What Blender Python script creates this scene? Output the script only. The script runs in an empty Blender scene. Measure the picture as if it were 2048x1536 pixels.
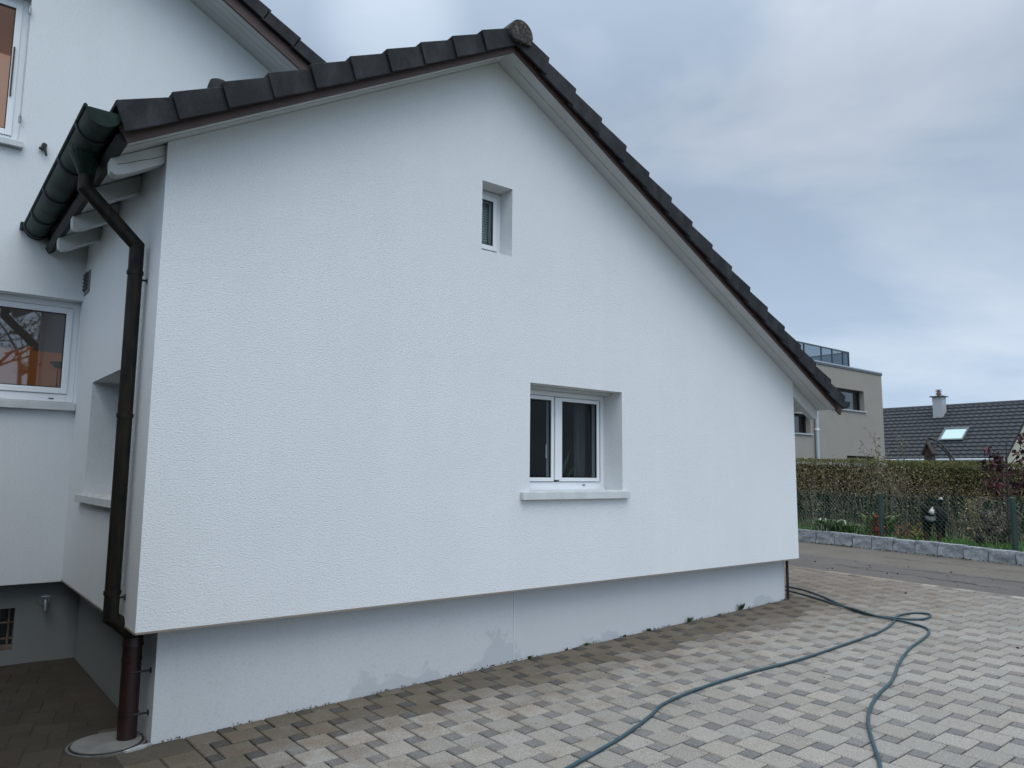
import bpy, bmesh, math, random
import numpy as np
from mathutils import Vector, Matrix
random.seed(7); rng = np.random.default_rng(7)
S = bpy.context.scene
COL = S.collection

# ------------------------------------------------------------------ camera
cam_d = bpy.data.cameras.new('camera'); cam = bpy.data.objects.new('camera', cam_d); COL.objects.link(cam)
yaw, pitch, roll = math.radians(38.53042), math.radians(6.80580), math.radians(0.57894)
F = Vector((math.sin(yaw)*math.cos(pitch), math.cos(yaw)*math.cos(pitch), math.sin(pitch)))
r0 = Vector((math.cos(yaw), -math.sin(yaw), 0)); u0 = r0.cross(F)
rv = r0*math.cos(roll) + u0*math.sin(roll); uv = -r0*math.sin(roll) + u0*math.cos(roll)
cam.matrix_world = Matrix(((rv.x, uv.x, -F.x, -1.087), (rv.y, uv.y, -F.y, -4.79), (rv.z, uv.z, -F.z, 1.6), (0, 0, 0, 1)))
cam_d.sensor_width = 36; cam_d.lens = 1503.55/2048*36; cam_d.clip_start = .05; cam_d.clip_end = 2000
S.camera = cam

# ------------------------------------------------------------------ sky + sun
SUN_EL, SUN_AZ = math.radians(58), math.radians(-160)      # azimuth clockwise from +Y
W = bpy.data.worlds.new('World'); S.world = W; W.use_nodes = True
nt = W.node_tree; nt.nodes.clear()
def N(t, ty, **kw):
    n = t.nodes.new(ty)
    for k, v in kw.items():
        if k in n.inputs: n.inputs[k].default_value = v
        else: setattr(n, k, v)
    return n
sky = N(nt, 'ShaderNodeTexSky'); sky.sky_type = 'NISHITA'; sky.sun_disc = False
sky.sun_elevation = SUN_EL; sky.sun_rotation = SUN_AZ
tc = N(nt, 'ShaderNodeTexCoord'); mp = N(nt, 'ShaderNodeMapping')
mp.inputs['Scale'].default_value = (1.0, 1.0, 3.2); mp.inputs['Location'].default_value = (.3, 1.1, .55)
nt.links.new(tc.outputs['Generated'], mp.inputs['Vector'])
no = N(nt, 'ShaderNodeTexNoise', Scale=1.7, Detail=5.0, Roughness=.5, Distortion=.35)
nt.links.new(mp.outputs[0], no.inputs['Vector'])
cr = N(nt, 'ShaderNodeValToRGB'); e = cr.color_ramp.elements
e[0].position = .34; e[0].color = (.38, .475, .61, 1); e[1].position = .67; e[1].color = (.60, .68, .79, 1)
m_ = cr.color_ramp.elements.new(.5); m_.color = (.41, .52, .665, 1)
nt.links.new(no.outputs['Fac'], cr.inputs['Fac'])
# overcast sky: the cloud deck is about three times brighter overhead than near the horizon
sx = N(nt, 'ShaderNodeSeparateXYZ'); nt.links.new(tc.outputs['Generated'], sx.inputs[0])
el = N(nt, 'ShaderNodeMapRange'); el.inputs['From Min'].default_value = .45; el.inputs['From Max'].default_value = 1
el.inputs['To Min'].default_value = 1; el.inputs['To Max'].default_value = 2.6
nt.links.new(sx.outputs['Z'], el.inputs['Value'])
hz = N(nt, 'ShaderNodeMapRange'); hz.interpolation_type = 'SMOOTHSTEP'; hz.inputs['From Min'].default_value = .02; hz.inputs['From Max'].default_value = .42; hz.inputs['To Min'].default_value = 1.38; hz.inputs['To Max'].default_value = 1.0
nt.links.new(sx.outputs['Z'], hz.inputs['Value'])
hm = N(nt, 'ShaderNodeMath', operation='MULTIPLY'); nt.links.new(el.outputs[0], hm.inputs[0]); nt.links.new(hz.outputs[0], hm.inputs[1]); el = hm
ml = N(nt, 'ShaderNodeVectorMath', operation='SCALE'); nt.links.new(cr.outputs[0], ml.inputs[0]); nt.links.new(el.outputs[0], ml.inputs['Scale'])
# thin bright spot where the cloud is thinnest
d0 = Vector((.406, .745, .529))
dp = N(nt, 'ShaderNodeVectorMath', operation='DOT_PRODUCT'); nt.links.new(tc.outputs['Generated'], dp.inputs[0]); dp.inputs[1].default_value = d0
br = N(nt, 'ShaderNodeMapRange'); br.interpolation_type = 'SMOOTHSTEP'
br.inputs['From Min'].default_value = .9945; br.inputs['From Max'].default_value = 1.0; br.inputs['To Max'].default_value = .22
nt.links.new(dp.outputs['Value'], br.inputs['Value'])
ad = N(nt, 'ShaderNodeVectorMath', operation='ADD'); nt.links.new(ml.outputs[0], ad.inputs[0]); nt.links.new(br.outputs[0], ad.inputs[1])
# the hidden sun brightens the cloud deck on its own side, behind the photographer
sdn = Vector((math.sin(SUN_AZ)*math.cos(SUN_EL), math.cos(SUN_AZ)*math.cos(SUN_EL), math.sin(SUN_EL)))
ds = N(nt, 'ShaderNodeVectorMath', operation='DOT_PRODUCT'); nt.links.new(tc.outputs['Generated'], ds.inputs[0]); ds.inputs[1].default_value = sdn
gs = N(nt, 'ShaderNodeMapRange'); gs.interpolation_type = 'SMOOTHSTEP'; gs.inputs['From Min'].default_value = .1; gs.inputs['From Max'].default_value = 1; gs.inputs['To Min'].default_value = 1; gs.inputs['To Max'].default_value = 2.2
nt.links.new(ds.outputs['Value'], gs.inputs['Value'])
sk0 = N(nt, 'ShaderNodeVectorMath', operation='SCALE'); nt.links.new(ml.outputs[0], sk0.inputs[0]); nt.links.new(gs.outputs[0], sk0.inputs['Scale']); 
# high cloud is a little warmer than the blue-grey layer near the horizon
wf = N(nt, 'ShaderNodeMapRange'); wf.interpolation_type = 'SMOOTHSTEP'; wf.inputs['From Min'].default_value = .45; wf.inputs['From Max'].default_value = .8; nt.links.new(sx.outputs['Z'], wf.inputs['Value'])
wm = N(nt, 'ShaderNodeMix'); wm.data_type = 'RGBA'; wm.blend_type = 'MULTIPLY'; wm.inputs[7].default_value = (1.13, 1.0, .86, 1)
nt.links.new(wf.outputs[0], wm.inputs[0]); nt.links.new(sk0.outputs[0], wm.inputs[6]); nt.links.new(wm.outputs[2], ad.inputs[0])
sk = N(nt, 'ShaderNodeVectorMath', operation='SCALE'); sk.inputs['Scale'].default_value = .015; nt.links.new(sky.outputs[0], sk.inputs[0])
ad2 = N(nt, 'ShaderNodeVectorMath', operation='ADD'); nt.links.new(ad.outputs[0], ad2.inputs[0]); nt.links.new(sk.outputs[0], ad2.inputs[1])
bg = N(nt, 'ShaderNodeBackground', Strength=.86); nt.links.new(ad2.outputs[0], bg.inputs['Color'])
ow = N(nt, 'ShaderNodeOutputWorld'); nt.links.new(bg.outputs[0], ow.inputs[0])
sd = bpy.data.lights.new('sun', 'SUN'); sd.energy = .85; sd.angle = math.radians(40); sd.color = (1, .95, .88)
so = bpy.data.objects.new('sun', sd); COL.objects.link(so)
to_sun = Vector((math.sin(SUN_AZ)*math.cos(SUN_EL), math.cos(SUN_AZ)*math.cos(SUN_EL), math.sin(SUN_EL)))
so.rotation_euler = to_sun.to_track_quat('Z', 'Y').to_euler(); so.location = (-5, -10, 12)
S.view_settings.view_transform = 'Standard'; S.view_settings.look = 'None'; S.view_settings.gamma = 1
S.view_settings.exposure = -0.08

# ------------------------------------------------------------------ helpers
def mat(name, col, rough=.7, col2=None, scale=8, detail=4, bump=0, bscale=60, bdist=.01, metal=0, attr=None, spec=.5, stretch=(1, 1, 1), lo=.35, hi=.65, vec_scale=None):
    m = bpy.data.materials.new(name); m.use_nodes = True; t = m.node_tree
    p = t.nodes['Principled BSDF']; p.inputs['Roughness'].default_value = rough; p.inputs['Metallic'].default_value = metal
    p.inputs['Specular IOR Level'].default_value = spec
    c1 = (*col, 1); p.inputs['Base Color'].default_value = c1
    co = N(t, 'ShaderNodeTexCoord'); mpn = N(t, 'ShaderNodeMapping'); mpn.inputs['Scale'].default_value = stretch
    t.links.new(co.outputs['Object'], mpn.inputs['Vector'])
    last = None
    if col2:
        n = N(t, 'ShaderNodeTexNoise', Scale=scale, Detail=detail, Roughness=.6); t.links.new(mpn.outputs[0], n.inputs['Vector'])
        r = N(t, 'ShaderNodeValToRGB'); r.color_ramp.elements[0].position = lo; r.color_ramp.elements[1].position = hi
        r.color_ramp.elements[0].color = c1; r.color_ramp.elements[1].color = (*col2, 1)
        t.links.new(n.outputs['Fac'], r.inputs['Fac']); last = r.outputs[0]
    if attr:
        a = N(t, 'ShaderNodeAttribute'); a.attribute_name = attr
        if last:
            mx = N(t, 'ShaderNodeMix'); mx.data_type = 'RGBA'; mx.blend_type = 'MULTIPLY'; mx.inputs[0].default_value = 1
            t.links.new(last, mx.inputs[6]); t.links.new(a.outputs['Color'], mx.inputs[7]); last = mx.outputs[2]
        else: last = a.outputs['Color']
    if last: t.links.new(last, p.inputs['Base Color'])
    if bump:
        n = N(t, 'ShaderNodeTexNoise', Scale=bscale, Detail=3, Roughness=.6); t.links.new(mpn.outputs[0], n.inputs['Vector'])
        b = N(t, 'ShaderNodeBump', Strength=bump, Distance=bdist); t.links.new(n.outputs['Fac'], b.inputs['Height'])
        t.links.new(b.outputs[0], p.inputs['Normal'])
    m['last'] = 0
    return m

class MB:
    def __init__(s): s.v = []; s.f = []; s.c = []
    def quad(s, *p, c=None):
        i = len(s.v); s.v += [tuple(q) for q in p]; s.f.append(tuple(range(i, i+len(p)))); s.c.append(c)
    def box(s, x0, x1, y0, y1, z0, z1, c=None):
        i = len(s.v)
        s.v += [(x0, y0, z0), (x1, y0, z0), (x1, y1, z0), (x0, y1, z0), (x0, y0, z1), (x1, y0, z1), (x1, y1, z1), (x0, y1, z1)]
        for f in ((0, 3, 2, 1), (4, 5, 6, 7), (0, 1, 5, 4), (1, 2, 6, 5), (2, 3, 7, 6), (3, 0, 4, 7)):
            s.f.append(tuple(i+k for k in f)); s.c.append(c)
        return s
    def prism(s, poly, ax, a0, a1, c=None):
        """poly of 2D points extruded along axis ax ('x','y','z')"""
        def P(q, a): return {'x': (a, q[0], q[1]), 'y': (q[0], a, q[1]), 'z': (q[0], q[1], a)}[ax]
        n = len(poly); i = len(s.v)
        s.v += [P(q, a0) for q in poly] + [P(q, a1) for q in poly]
        s.f.append(tuple(range(i, i+n))); s.c.append(c); s.f.append(tuple(range(i+2*n-1, i+n-1, -1))); s.c.append(c)
        for k in range(n):
            j = (k+1) % n; s.f.append((i+k, i+n+k, i+n+j, i+j)); s.c.append(c)
        return s
    def tube(s, pts, r, n=10, cap=True, c=None):
        pts = [Vector(p) for p in pts]; m = len(pts)
        rs = r if isinstance(r, (list, tuple)) else [r]*m
        up = None; base = len(s.v)
        for k, p in enumerate(pts):
            if k == 0: d = pts[1]-pts[0]
            elif k == m-1: d = pts[-1]-pts[-2]
            else: d = (pts[k+1]-p).normalized() + (p-pts[k-1]).normalized()
            if d.length < 1e-9: d = Vector((0, 0, 1))
            d.normalize()
            if up is None: up = d.orthogonal().normalized()
            up = (up - d*up.dot(d)).normalized(); w = d.cross(up)
            sc = 1.0
            if 0 < k < m-1:
                a = (pts[k+1]-p).normalized().dot((p-pts[k-1]).normalized()); sc = 1/max(.6, math.sqrt((1+max(-.5, a))/2))
                # mitre: widen only in the bend plane (approximate, uniform is fine for small bends)
                sc = 1 + (sc-1)*.8
            for q in range(n):
                a = 2*math.pi*q/n; s.v.append(tuple(p + (up*math.cos(a)+w*math.sin(a))*rs[k]*sc))
        for k in range(m-1):
            for q in range(n):
                a = base+k*n+q; b = base+k*n+(q+1) % n; s.f.append((a, b, b+n, a+n)); s.c.append(c)
        if cap:
            s.f.append(tuple(base+q for q in range(n-1, -1, -1))); s.c.append(c)
            s.f.append(tuple(base+(m-1)*n+q for q in range(n))); s.c.append(c)
        return s
    def leaves(s, pts, size, col_fn, flat=0.0, asp=.55):
        for p in pts:
            d = Vector(rng.normal(size=3)); d.z *= (1-flat); d.normalize()
            w = d.orthogonal().normalized(); w = Matrix.Rotation(random.random()*6.28, 3, d) @ w
            L = size*(.6+random.random()*.8); p = Vector(p); c = col_fn()
            a = p - d*L*.5; b = p + d*L*.5; q1 = p + w*L*asp*.5; q2 = p - w*L*asp*.5
            s.quad(a, q1, b, q2, c=c)
    def mesh(s, name, off=(0, 0, 0)):
        me = bpy.data.meshes.new(name); o = Vector(off)
        me.from_pydata([(a-o.x, b-o.y, c-o.z) for a, b, c in s.v], [], s.f)
        if any(c is not None for c in s.c):
            at = me.color_attributes.new('Col', 'FLOAT_COLOR', 'CORNER')
            arr = []
            for f, c in zip(s.f, s.c):
                c = c or (1, 1, 1); arr += [c[0], c[1], c[2], 1.0]*len(f)
            at.data.foreach_set('color', arr)
        me.update(); return me

OFF = {}
def thing(name, label, cat, loc=(0, 0, 0), group=None):
    o = bpy.data.objects.new(name, None); COL.objects.link(o); o.location = loc; o.empty_display_size = .2
    OFF[o.name] = Vector(loc); o['label'] = label; o['category'] = cat
    if group: o['group'] = group
    return o
def smooth(me, ang=40):
    for p in me.polygons: p.use_smooth = True
    try: me.set_sharp_from_angle(angle=math.radians(ang))
    except Exception: pass
def part(name, mb, m, parent, label=None, sm=False, bevel=0, stuff=False):
    off = OFF[parent.name]; me = mb.mesh(name, off) if isinstance(mb, MB) else mb
    o = bpy.data.objects.new(name, me); COL.objects.link(o); o.parent = parent; OFF[o.name] = off
    if m: me.materials.append(m)
    if sm: smooth(me)
    if label: o['label'] = label
    if stuff: o['kind'] = 'stuff'
    if bevel:
        b = o.modifiers.new('bevel', 'BEVEL'); b.width = bevel; b.segments = 2; b.limit_method = 'ANGLE'; b.angle_limit = math.radians(40)
    return o
def single(name, mb, m, label, cat, loc=None, group=None, sm=False, bevel=0):
    off = Vector(loc or (0, 0, 0)); me = mb.mesh(name, off); o = bpy.data.objects.new(name, me); COL.objects.link(o); o.location = off
    OFF[o.name] = off; me.materials.append(m); o['label'] = label; o['category'] = cat
    if group: o['group'] = group
    if sm: smooth(me)
    if bevel:
        b = o.modifiers.new('bevel', 'BEVEL'); b.width = bevel; b.segments = 2; b.limit_method = 'ANGLE'; b.angle_limit = math.radians(40)
    return o
def struct(name, mb, m, kind='structure', sm=False):
    me = mb.mesh(name); o = bpy.data.objects.new(name, me); COL.objects.link(o); me.materials.append(m); o['kind'] = kind
    OFF[o.name] = Vector((0, 0, 0))
    if sm: smooth(me)
    return o
def lerp(a, b, t): return a+(b-a)*t

# ------------------------------------------------------------------ materials
def render_wall(name, col, grain=.5, stains=None):
    """coarse rubbed render: fine worm-like grain, faint soiling"""
    m = bpy.data.materials.new(name); m.use_nodes = True; t = m.node_tree; p = t.nodes['Principled BSDF']
    p.inputs['Roughness'].default_value = .92; p.inputs['Specular IOR Level'].default_value = .2
    co = N(t, 'ShaderNodeTexCoord'); mpn = N(t, 'ShaderNodeMapping'); mpn.inputs['Scale'].default_value = (.75, .75, 1.15)
    t.links.new(co.outputs['Object'], mpn.inputs['Vector'])
    n1 = N(t, 'ShaderNodeTexNoise', Scale=100, Detail=2, Roughness=.5, Distortion=.25); t.links.new(mpn.outputs[0], n1.inputs['Vector'])
    b = N(t, 'ShaderNodeBump', Strength=grain, Distance=.0075); t.links.new(n1.outputs['Fac'], b.inputs['Height']); t.links.new(b.outputs[0], p.inputs['Normal'])
    n2 = N(t, 'ShaderNodeTexNoise', Scale=1.3, Detail=5, Roughness=.6); t.links.new(co.outputs['Object'], n2.inputs['Vector'])
    r = N(t, 'ShaderNodeValToRGB'); r.color_ramp.elements[0].position = .3; r.color_ramp.elements[1].position = .7
    r.color_ramp.elements[0].color = (col[0]*.94, col[1]*.945, col[2]*.935, 1); r.color_ramp.elements[1].color = (*col, 1)
    # faint vertical rain streaks
    m7 = N(t, 'ShaderNodeMapping'); m7.inputs['Scale'].default_value = (5, 5, .35); t.links.new(co.outputs['Object'], m7.inputs['Vector'])
    n7 = N(t, 'ShaderNodeTexNoise', Scale=1.0, Detail=5, Roughness=.65); t.links.new(m7.outputs[0], n7.inputs['Vector'])
    a7 = N(t, 'ShaderNodeMath', operation='MULTIPLY_ADD'); a7.inputs[1].default_value = .4; t.links.new(n7.outputs['Fac'], a7.inputs[0])
    a8 = N(t, 'ShaderNodeMath', operation='MULTIPLY'); a8.inputs[1].default_value = .6; t.links.new(n2.outputs['Fac'], a8.inputs[0]); t.links.new(a8.outputs[0], a7.inputs[2])
    t.links.new(a7.outputs[0], r.inputs['Fac']); last = r.outputs[0]
    # grain pits are a little darker
    r1 = N(t, 'ShaderNodeMapRange'); r1.inputs['From Min'].default_value = .3; r1.inputs['From Max'].default_value = .5; r1.inputs['To Min'].default_value = .9; r1.inputs['To Max'].default_value = 1
    t.links.new(n1.outputs['Fac'], r1.inputs['Value'])
    sc = N(t, 'ShaderNodeVectorMath', operation='SCALE'); t.links.new(last, sc.inputs[0]); t.links.new(r1.outputs[0], sc.inputs['Scale']); last = sc.outputs[0]
    if stains:
        # flaking damp patches low on the plinth
        sp = N(t, 'ShaderNodeSeparateXYZ'); t.links.new(co.outputs['Object'], sp.inputs[0])
        n3 = N(t, 'ShaderNodeTexNoise', Scale=3.2, Detail=7, Roughness=.62, Distortion=.4); t.links.new(co.outputs['Object'], n3.inputs['Vector'])
        # height above the sloping ground
        g = N(t, 'ShaderNodeMath', operation='MULTIPLY_ADD'); g.inputs[1].default_value = -.0305; t.links.new(sp.outputs['X'], g.inputs[0]); t.links.new(sp.outputs['Z'], g.inputs[2])
        hh = N(t, 'ShaderNodeMath', operation='MULTIPLY_ADD'); hh.inputs[1].default_value = -1.3; hh.inputs[2].default_value = .62; t.links.new(g.outputs[0], hh.inputs[0])
        s1 = N(t, 'ShaderNodeMath', operation='ADD'); t.links.new(hh.outputs[0], s1.inputs[0]); t.links.new(n3.outputs['Fac'], s1.inputs[1])
        r3 = N(t, 'ShaderNodeValToRGB'); r3.color_ramp.elements[0].position = 1.0-.0; r3.color_ramp.elements[0].position = .98; r3.color_ramp.elements[1].position = 1.0
        mr = N(t, 'ShaderNodeMapRange'); mr.inputs['From Min'].default_value = 1.05; mr.inputs['From Max'].default_value = 1.09
        t.links.new(s1.outputs[0], mr.inputs['Value'])
        mx = N(t, 'ShaderNodeMix'); mx.data_type = 'RGBA'; t.links.new(mr.outputs[0], mx.inputs[0]); t.links.new(last, mx.inputs[6]); mx.inputs[7].default_value = (*stains, 1); last = mx.outputs[2]
        t.nodes.remove(r3)
        n5 = N(t, 'ShaderNodeTexNoise', Scale=.9, Detail=1); t.links.new(co.outputs['Object'], n5.inputs['Vector'])
        k5 = N(t, 'ShaderNodeMapRange'); k5.inputs['From Min'].default_value = .40; k5.inputs['From Max'].default_value = .62; k5.inputs['To Min'].default_value = -.22; k5.inputs['To Max'].default_value = .10; t.links.new(n5.outputs['Fac'], k5.inputs['Value'])
        s5 = N(t, 'ShaderNodeMath', operation='ADD'); t.links.new(s1.outputs[0], s5.inputs[0]); t.links.new(k5.outputs[0], s5.inputs[1]); 
        ax = N(t, 'ShaderNodeMath', operation='SUBTRACT'); ax.inputs[1].default_value = 2.66; t.links.new(sp.outputs['X'], ax.inputs[0])
        ab = N(t, 'ShaderNodeMath', operation='ABSOLUTE'); t.links.new(ax.outputs[0], ab.inputs[0])
        k6 = N(t, 'ShaderNodeMapRange'); k6.interpolation_type = 'SMOOTHSTEP'; k6.inputs['From Min'].default_value = 0; k6.inputs['From Max'].default_value = .62; k6.inputs['To Min'].default_value = .24; k6.inputs['To Max'].default_value = 0; t.links.new(ab.outputs[0], k6.inputs['Value'])
        s6 = N(t, 'ShaderNodeMath', operation='ADD'); t.links.new(s5.outputs[0], s6.inputs[0]); t.links.new(k6.outputs[0], s6.inputs[1]); t.links.new(s6.outputs[0], mr.inputs['Value'])
        mr.inputs['To Max'].default_value = .75
        # overhang shade and mould painted just under the drip edge
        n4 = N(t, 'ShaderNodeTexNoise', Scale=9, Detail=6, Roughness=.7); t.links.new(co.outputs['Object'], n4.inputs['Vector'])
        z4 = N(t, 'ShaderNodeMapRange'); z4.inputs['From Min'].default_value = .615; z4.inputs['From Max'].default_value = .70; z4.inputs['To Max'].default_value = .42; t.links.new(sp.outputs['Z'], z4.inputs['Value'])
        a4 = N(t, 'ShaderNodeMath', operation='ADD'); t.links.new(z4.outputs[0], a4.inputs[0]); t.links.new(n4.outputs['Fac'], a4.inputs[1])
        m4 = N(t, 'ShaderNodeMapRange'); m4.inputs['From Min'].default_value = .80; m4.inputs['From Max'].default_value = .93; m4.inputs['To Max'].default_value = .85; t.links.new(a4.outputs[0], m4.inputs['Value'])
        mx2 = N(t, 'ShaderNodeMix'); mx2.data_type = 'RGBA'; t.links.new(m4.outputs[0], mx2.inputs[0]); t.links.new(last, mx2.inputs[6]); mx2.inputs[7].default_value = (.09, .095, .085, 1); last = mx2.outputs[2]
    t.links.new(last, p.inputs['Base Color']); return m
M_wall = render_wall('white_render', (.70, .72, .735))
M_wall2 = render_wall('white_render_main', (.71, .735, .755), .3)
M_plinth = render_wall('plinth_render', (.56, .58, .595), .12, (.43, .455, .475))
M_plinth2 = render_wall('plinth_render_yard_shaded', (.215, .23, .225), .12)  # the yard's shade is put into this darker plinth colour
M_tile = mat('anthracite_tile', (.008, .0095, .012), .72, (.034, .036, .040), 9, 8, .5, 60, .006, spec=.3, lo=.42, hi=.75, stretch=(1, 1, .5))
M_lichen = mat('lichen_tile', (.018, .018, .018), .85, (.13, .115, .065), 34, 6, .5, 70, .006, lo=.52, hi=.66)
M_barge = mat('brown_bargeboard', (.078, .041, .034), .6, (.048, .027, .023), 5, 4, .15, 30, .004, stretch=(1, 1, 6))
M_soffit = mat('white_soffit_paint', (.56, .58, .58), .6, (.50, .515, .51), 3, 4)
M_soffit_line = mat('board_joint', (.12, .12, .12), .8)
M_copper = mat('weathered_copper', (.006, .015, .012), .6, (.016, .042, .033), 6, 6, .12, 25, .004, metal=0, spec=.18, lo=.4, hi=.62)
M_pipe = mat('dark_copper_pipe', (.005, .0055, .005), .6, (.020, .016, .011), 9, 6, .1, 25, .003, metal=0, spec=.2, stretch=(2, 2, .6))
M_cast = mat('oxblood_cast_iron', (.028, .008, .007), .45, (.014, .006, .006), 10, 5, .15, 30, .003)
M_pvc = mat('white_window_frame', (.72, .74, .76), .3)
M_gasket = mat('black_gasket', (.01, .01, .012), .5)
M_sill = mat('pale_stone_sill', (.58, .60, .60), .75, (.50, .52, .52), 7, 5, .1, 60, .003)
M_black = mat('black_metal', (.012, .012, .013), .5)
M_steel = mat('galvanised_steel', (.34, .36, .38), .4, (.22, .24, .25), 20, 4, metal=.6)
M_concrete = mat('grey_concrete', (.115, .115, .108), .85, (.165, .165, .155), 7, 6, .2, 50, .004)
M_dark_room = mat('dark_room', (.012, .014, .017), .9)
M_curtain = mat('grey_curtain', (.10, .12, .125), .9, (.05, .06, .065), 20, 2, stretch=(3, 1, .1))
M_leafroom = mat('houseplant_leaf', (.03, .09, .03), .5)
M_blind = mat('pale_venetian_blind', (.62, .68, .65), .6)
def glass(name, k, tint=(.75, .8, .8)):
    m = bpy.data.materials.new(name); m.use_nodes = True; t = m.node_tree; t.nodes.clear()
    tr = N(t, 'ShaderNodeBsdfTransparent'); tr.inputs[0].default_value = (*tint, 1)
    gl = N(t, 'ShaderNodeBsdfGlossy', Roughness=.02); gl.inputs[0].default_value = (.9, .93, .95, 1)
    fr = N(t, 'ShaderNodeFresnel', IOR=1.45); mu = N(t, 'ShaderNodeMath', operation='MULTIPLY'); mu.inputs[1].default_value = k; mu.use_clamp = True
    t.links.new(fr.outputs[0], mu.inputs[0]); mx = N(t, 'ShaderNodeMixShader'); t.links.new(mu.outputs[0], mx.inputs[0])
    t.links.new(tr.outputs[0], mx.inputs[1]); t.links.new(gl.outputs[0], mx.inputs[2])
    o = N(t, 'ShaderNodeOutputMaterial'); t.links.new(mx.outputs[0], o.inputs[0]); return m
M_glass = glass('window_glass', .55); M_glass2 = glass('coated_window_glass', 3.8); M_glass3 = glass('upper_window_glass', 1.2); M_glass_far = glass('far_window_glass', 2.0, (.5, .55, .6))
def emis(name, col, s, rough=.8):  # room surfaces glow by themselves in place of indoor lamp light
    m = mat(name, col, rough); p = m.node_tree.nodes['Principled BSDF']; p.inputs['Emission Color'].default_value = (*col, 1); p.inputs['Emission Strength'].default_value = s; return m
M_orange = emis('self_lit_orange_wall', (.22, .085, .035), .42)
M_amber = emis('self_lit_amber', (.24, .09, .02), .36)
M_rose = emis('self_lit_rose_curtain', (.42, .24, .17), .7)
M_dusk = emis('self_lit_dark_wall', (.07, .065, .065), .35)

# ------------------------------------------------------------------ ground
def gz(x, y): return .0305*(min(max(x, .16), 12.6)-.16)
def gzg(x, y):      # ground incl. garden behind the kerb
    return gz(x, y)-.03
M_soil = mat('garden_ground', (.030, .040, .016), .95, (.052, .068, .022), 2.2, 6, .6, 30, .03)
ys = [-400, -120, -40, -15, -6, 0, 6, 15, 40, 120, 400]
us = [-400, -120, -40, -10, -3, .16, 3, 6, 9, 11, 11.96, 12.02, 13, 16, 25, 60, 150, 400, 900]
mb = MB()
def gpt(u, y):
    x = u + .175*max(-60, min(60, y)); return (x, y, (gz(x, y)-.03) if u < 12.0 else (.5 if u < 60 else .5))
for i in range(len(us)-1):
    for j in range(len(ys)-1):
        mb.quad(gpt(us[i], ys[j]), gpt(us[i+1], ys[j]), gpt(us[i+1], ys[j+1]), gpt(us[i], ys[j+1]))
struct('ground', mb, M_soil)

# asphalt lane
M_asph = mat('asphalt', (.096, .084, .071), .9, (.118, .103, .087), 1.2, 5, .5, 120, .008)
M_asph2 = mat('newer_asphalt', (.082, .072, .066), .88, (.100, .088, .081), 1.6, 5, .5, 140, .006)
for mm in (M_asph, M_asph2):      # fine aggregate speckle
    t = mm.node_tree; p = t.nodes['Principled BSDF']; src = p.inputs['Base Color'].links[0].from_socket
    co = t.nodes['Texture Coordinate']; n = N(t, 'ShaderNodeTexNoise', Scale=55, Detail=4, Roughness=.75); t.links.new(co.outputs['Object'], n.inputs['Vector'])
    r = N(t, 'ShaderNodeMapRange'); r.inputs['From Min'].default_value = .3; r.inputs['From Max'].default_value = .7; r.inputs['To Min'].default_value = .55; r.inputs['To Max'].default_value = 1.5; t.links.new(n.outputs['Fac'], r.inputs['Value'])
    s_ = N(t, 'ShaderNodeVectorMath', operation='SCALE'); t.links.new(src, s_.inputs[0]); t.links.new(r.outputs[0], s_.inputs['Scale']); t.links.new(s_.outputs[0], p.inputs['Base Color'])
def edge_near(y): return 9.14+.13*y if -8 < y < 8 else (9.14+.13*8 if y >= 8 else 9.14-.13*8)
def band(f0, f1, dz, y0=-60, y1=60, n=60):
    mb = MB(); yy = np.linspace(y0, y1, n+1)
    for a, b in zip(yy[:-1], yy[1:]):
        P = [(f0(a), a), (f1(a), a), (f1(b), b), (f0(b), b)]
        mb.quad(*[(x, y, gz(x, y)+dz) for x, y in P])
    return mb
struct('road', band(lambda y: min(edge_near(y), 8.9+.175*y)-.3 if abs(y) < 9 else 8.6+.175*y, lambda y: 11.93+.175*y, -.012), M_asph)
struct('road_repair_strip', band(lambda y: edge_near(y)-.02 if abs(y) < 9 else 8.7+.175*y, lambda y: 10.35+.16*y+.06*math.sin(y*1.3), -.006), M_asph2)

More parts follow.
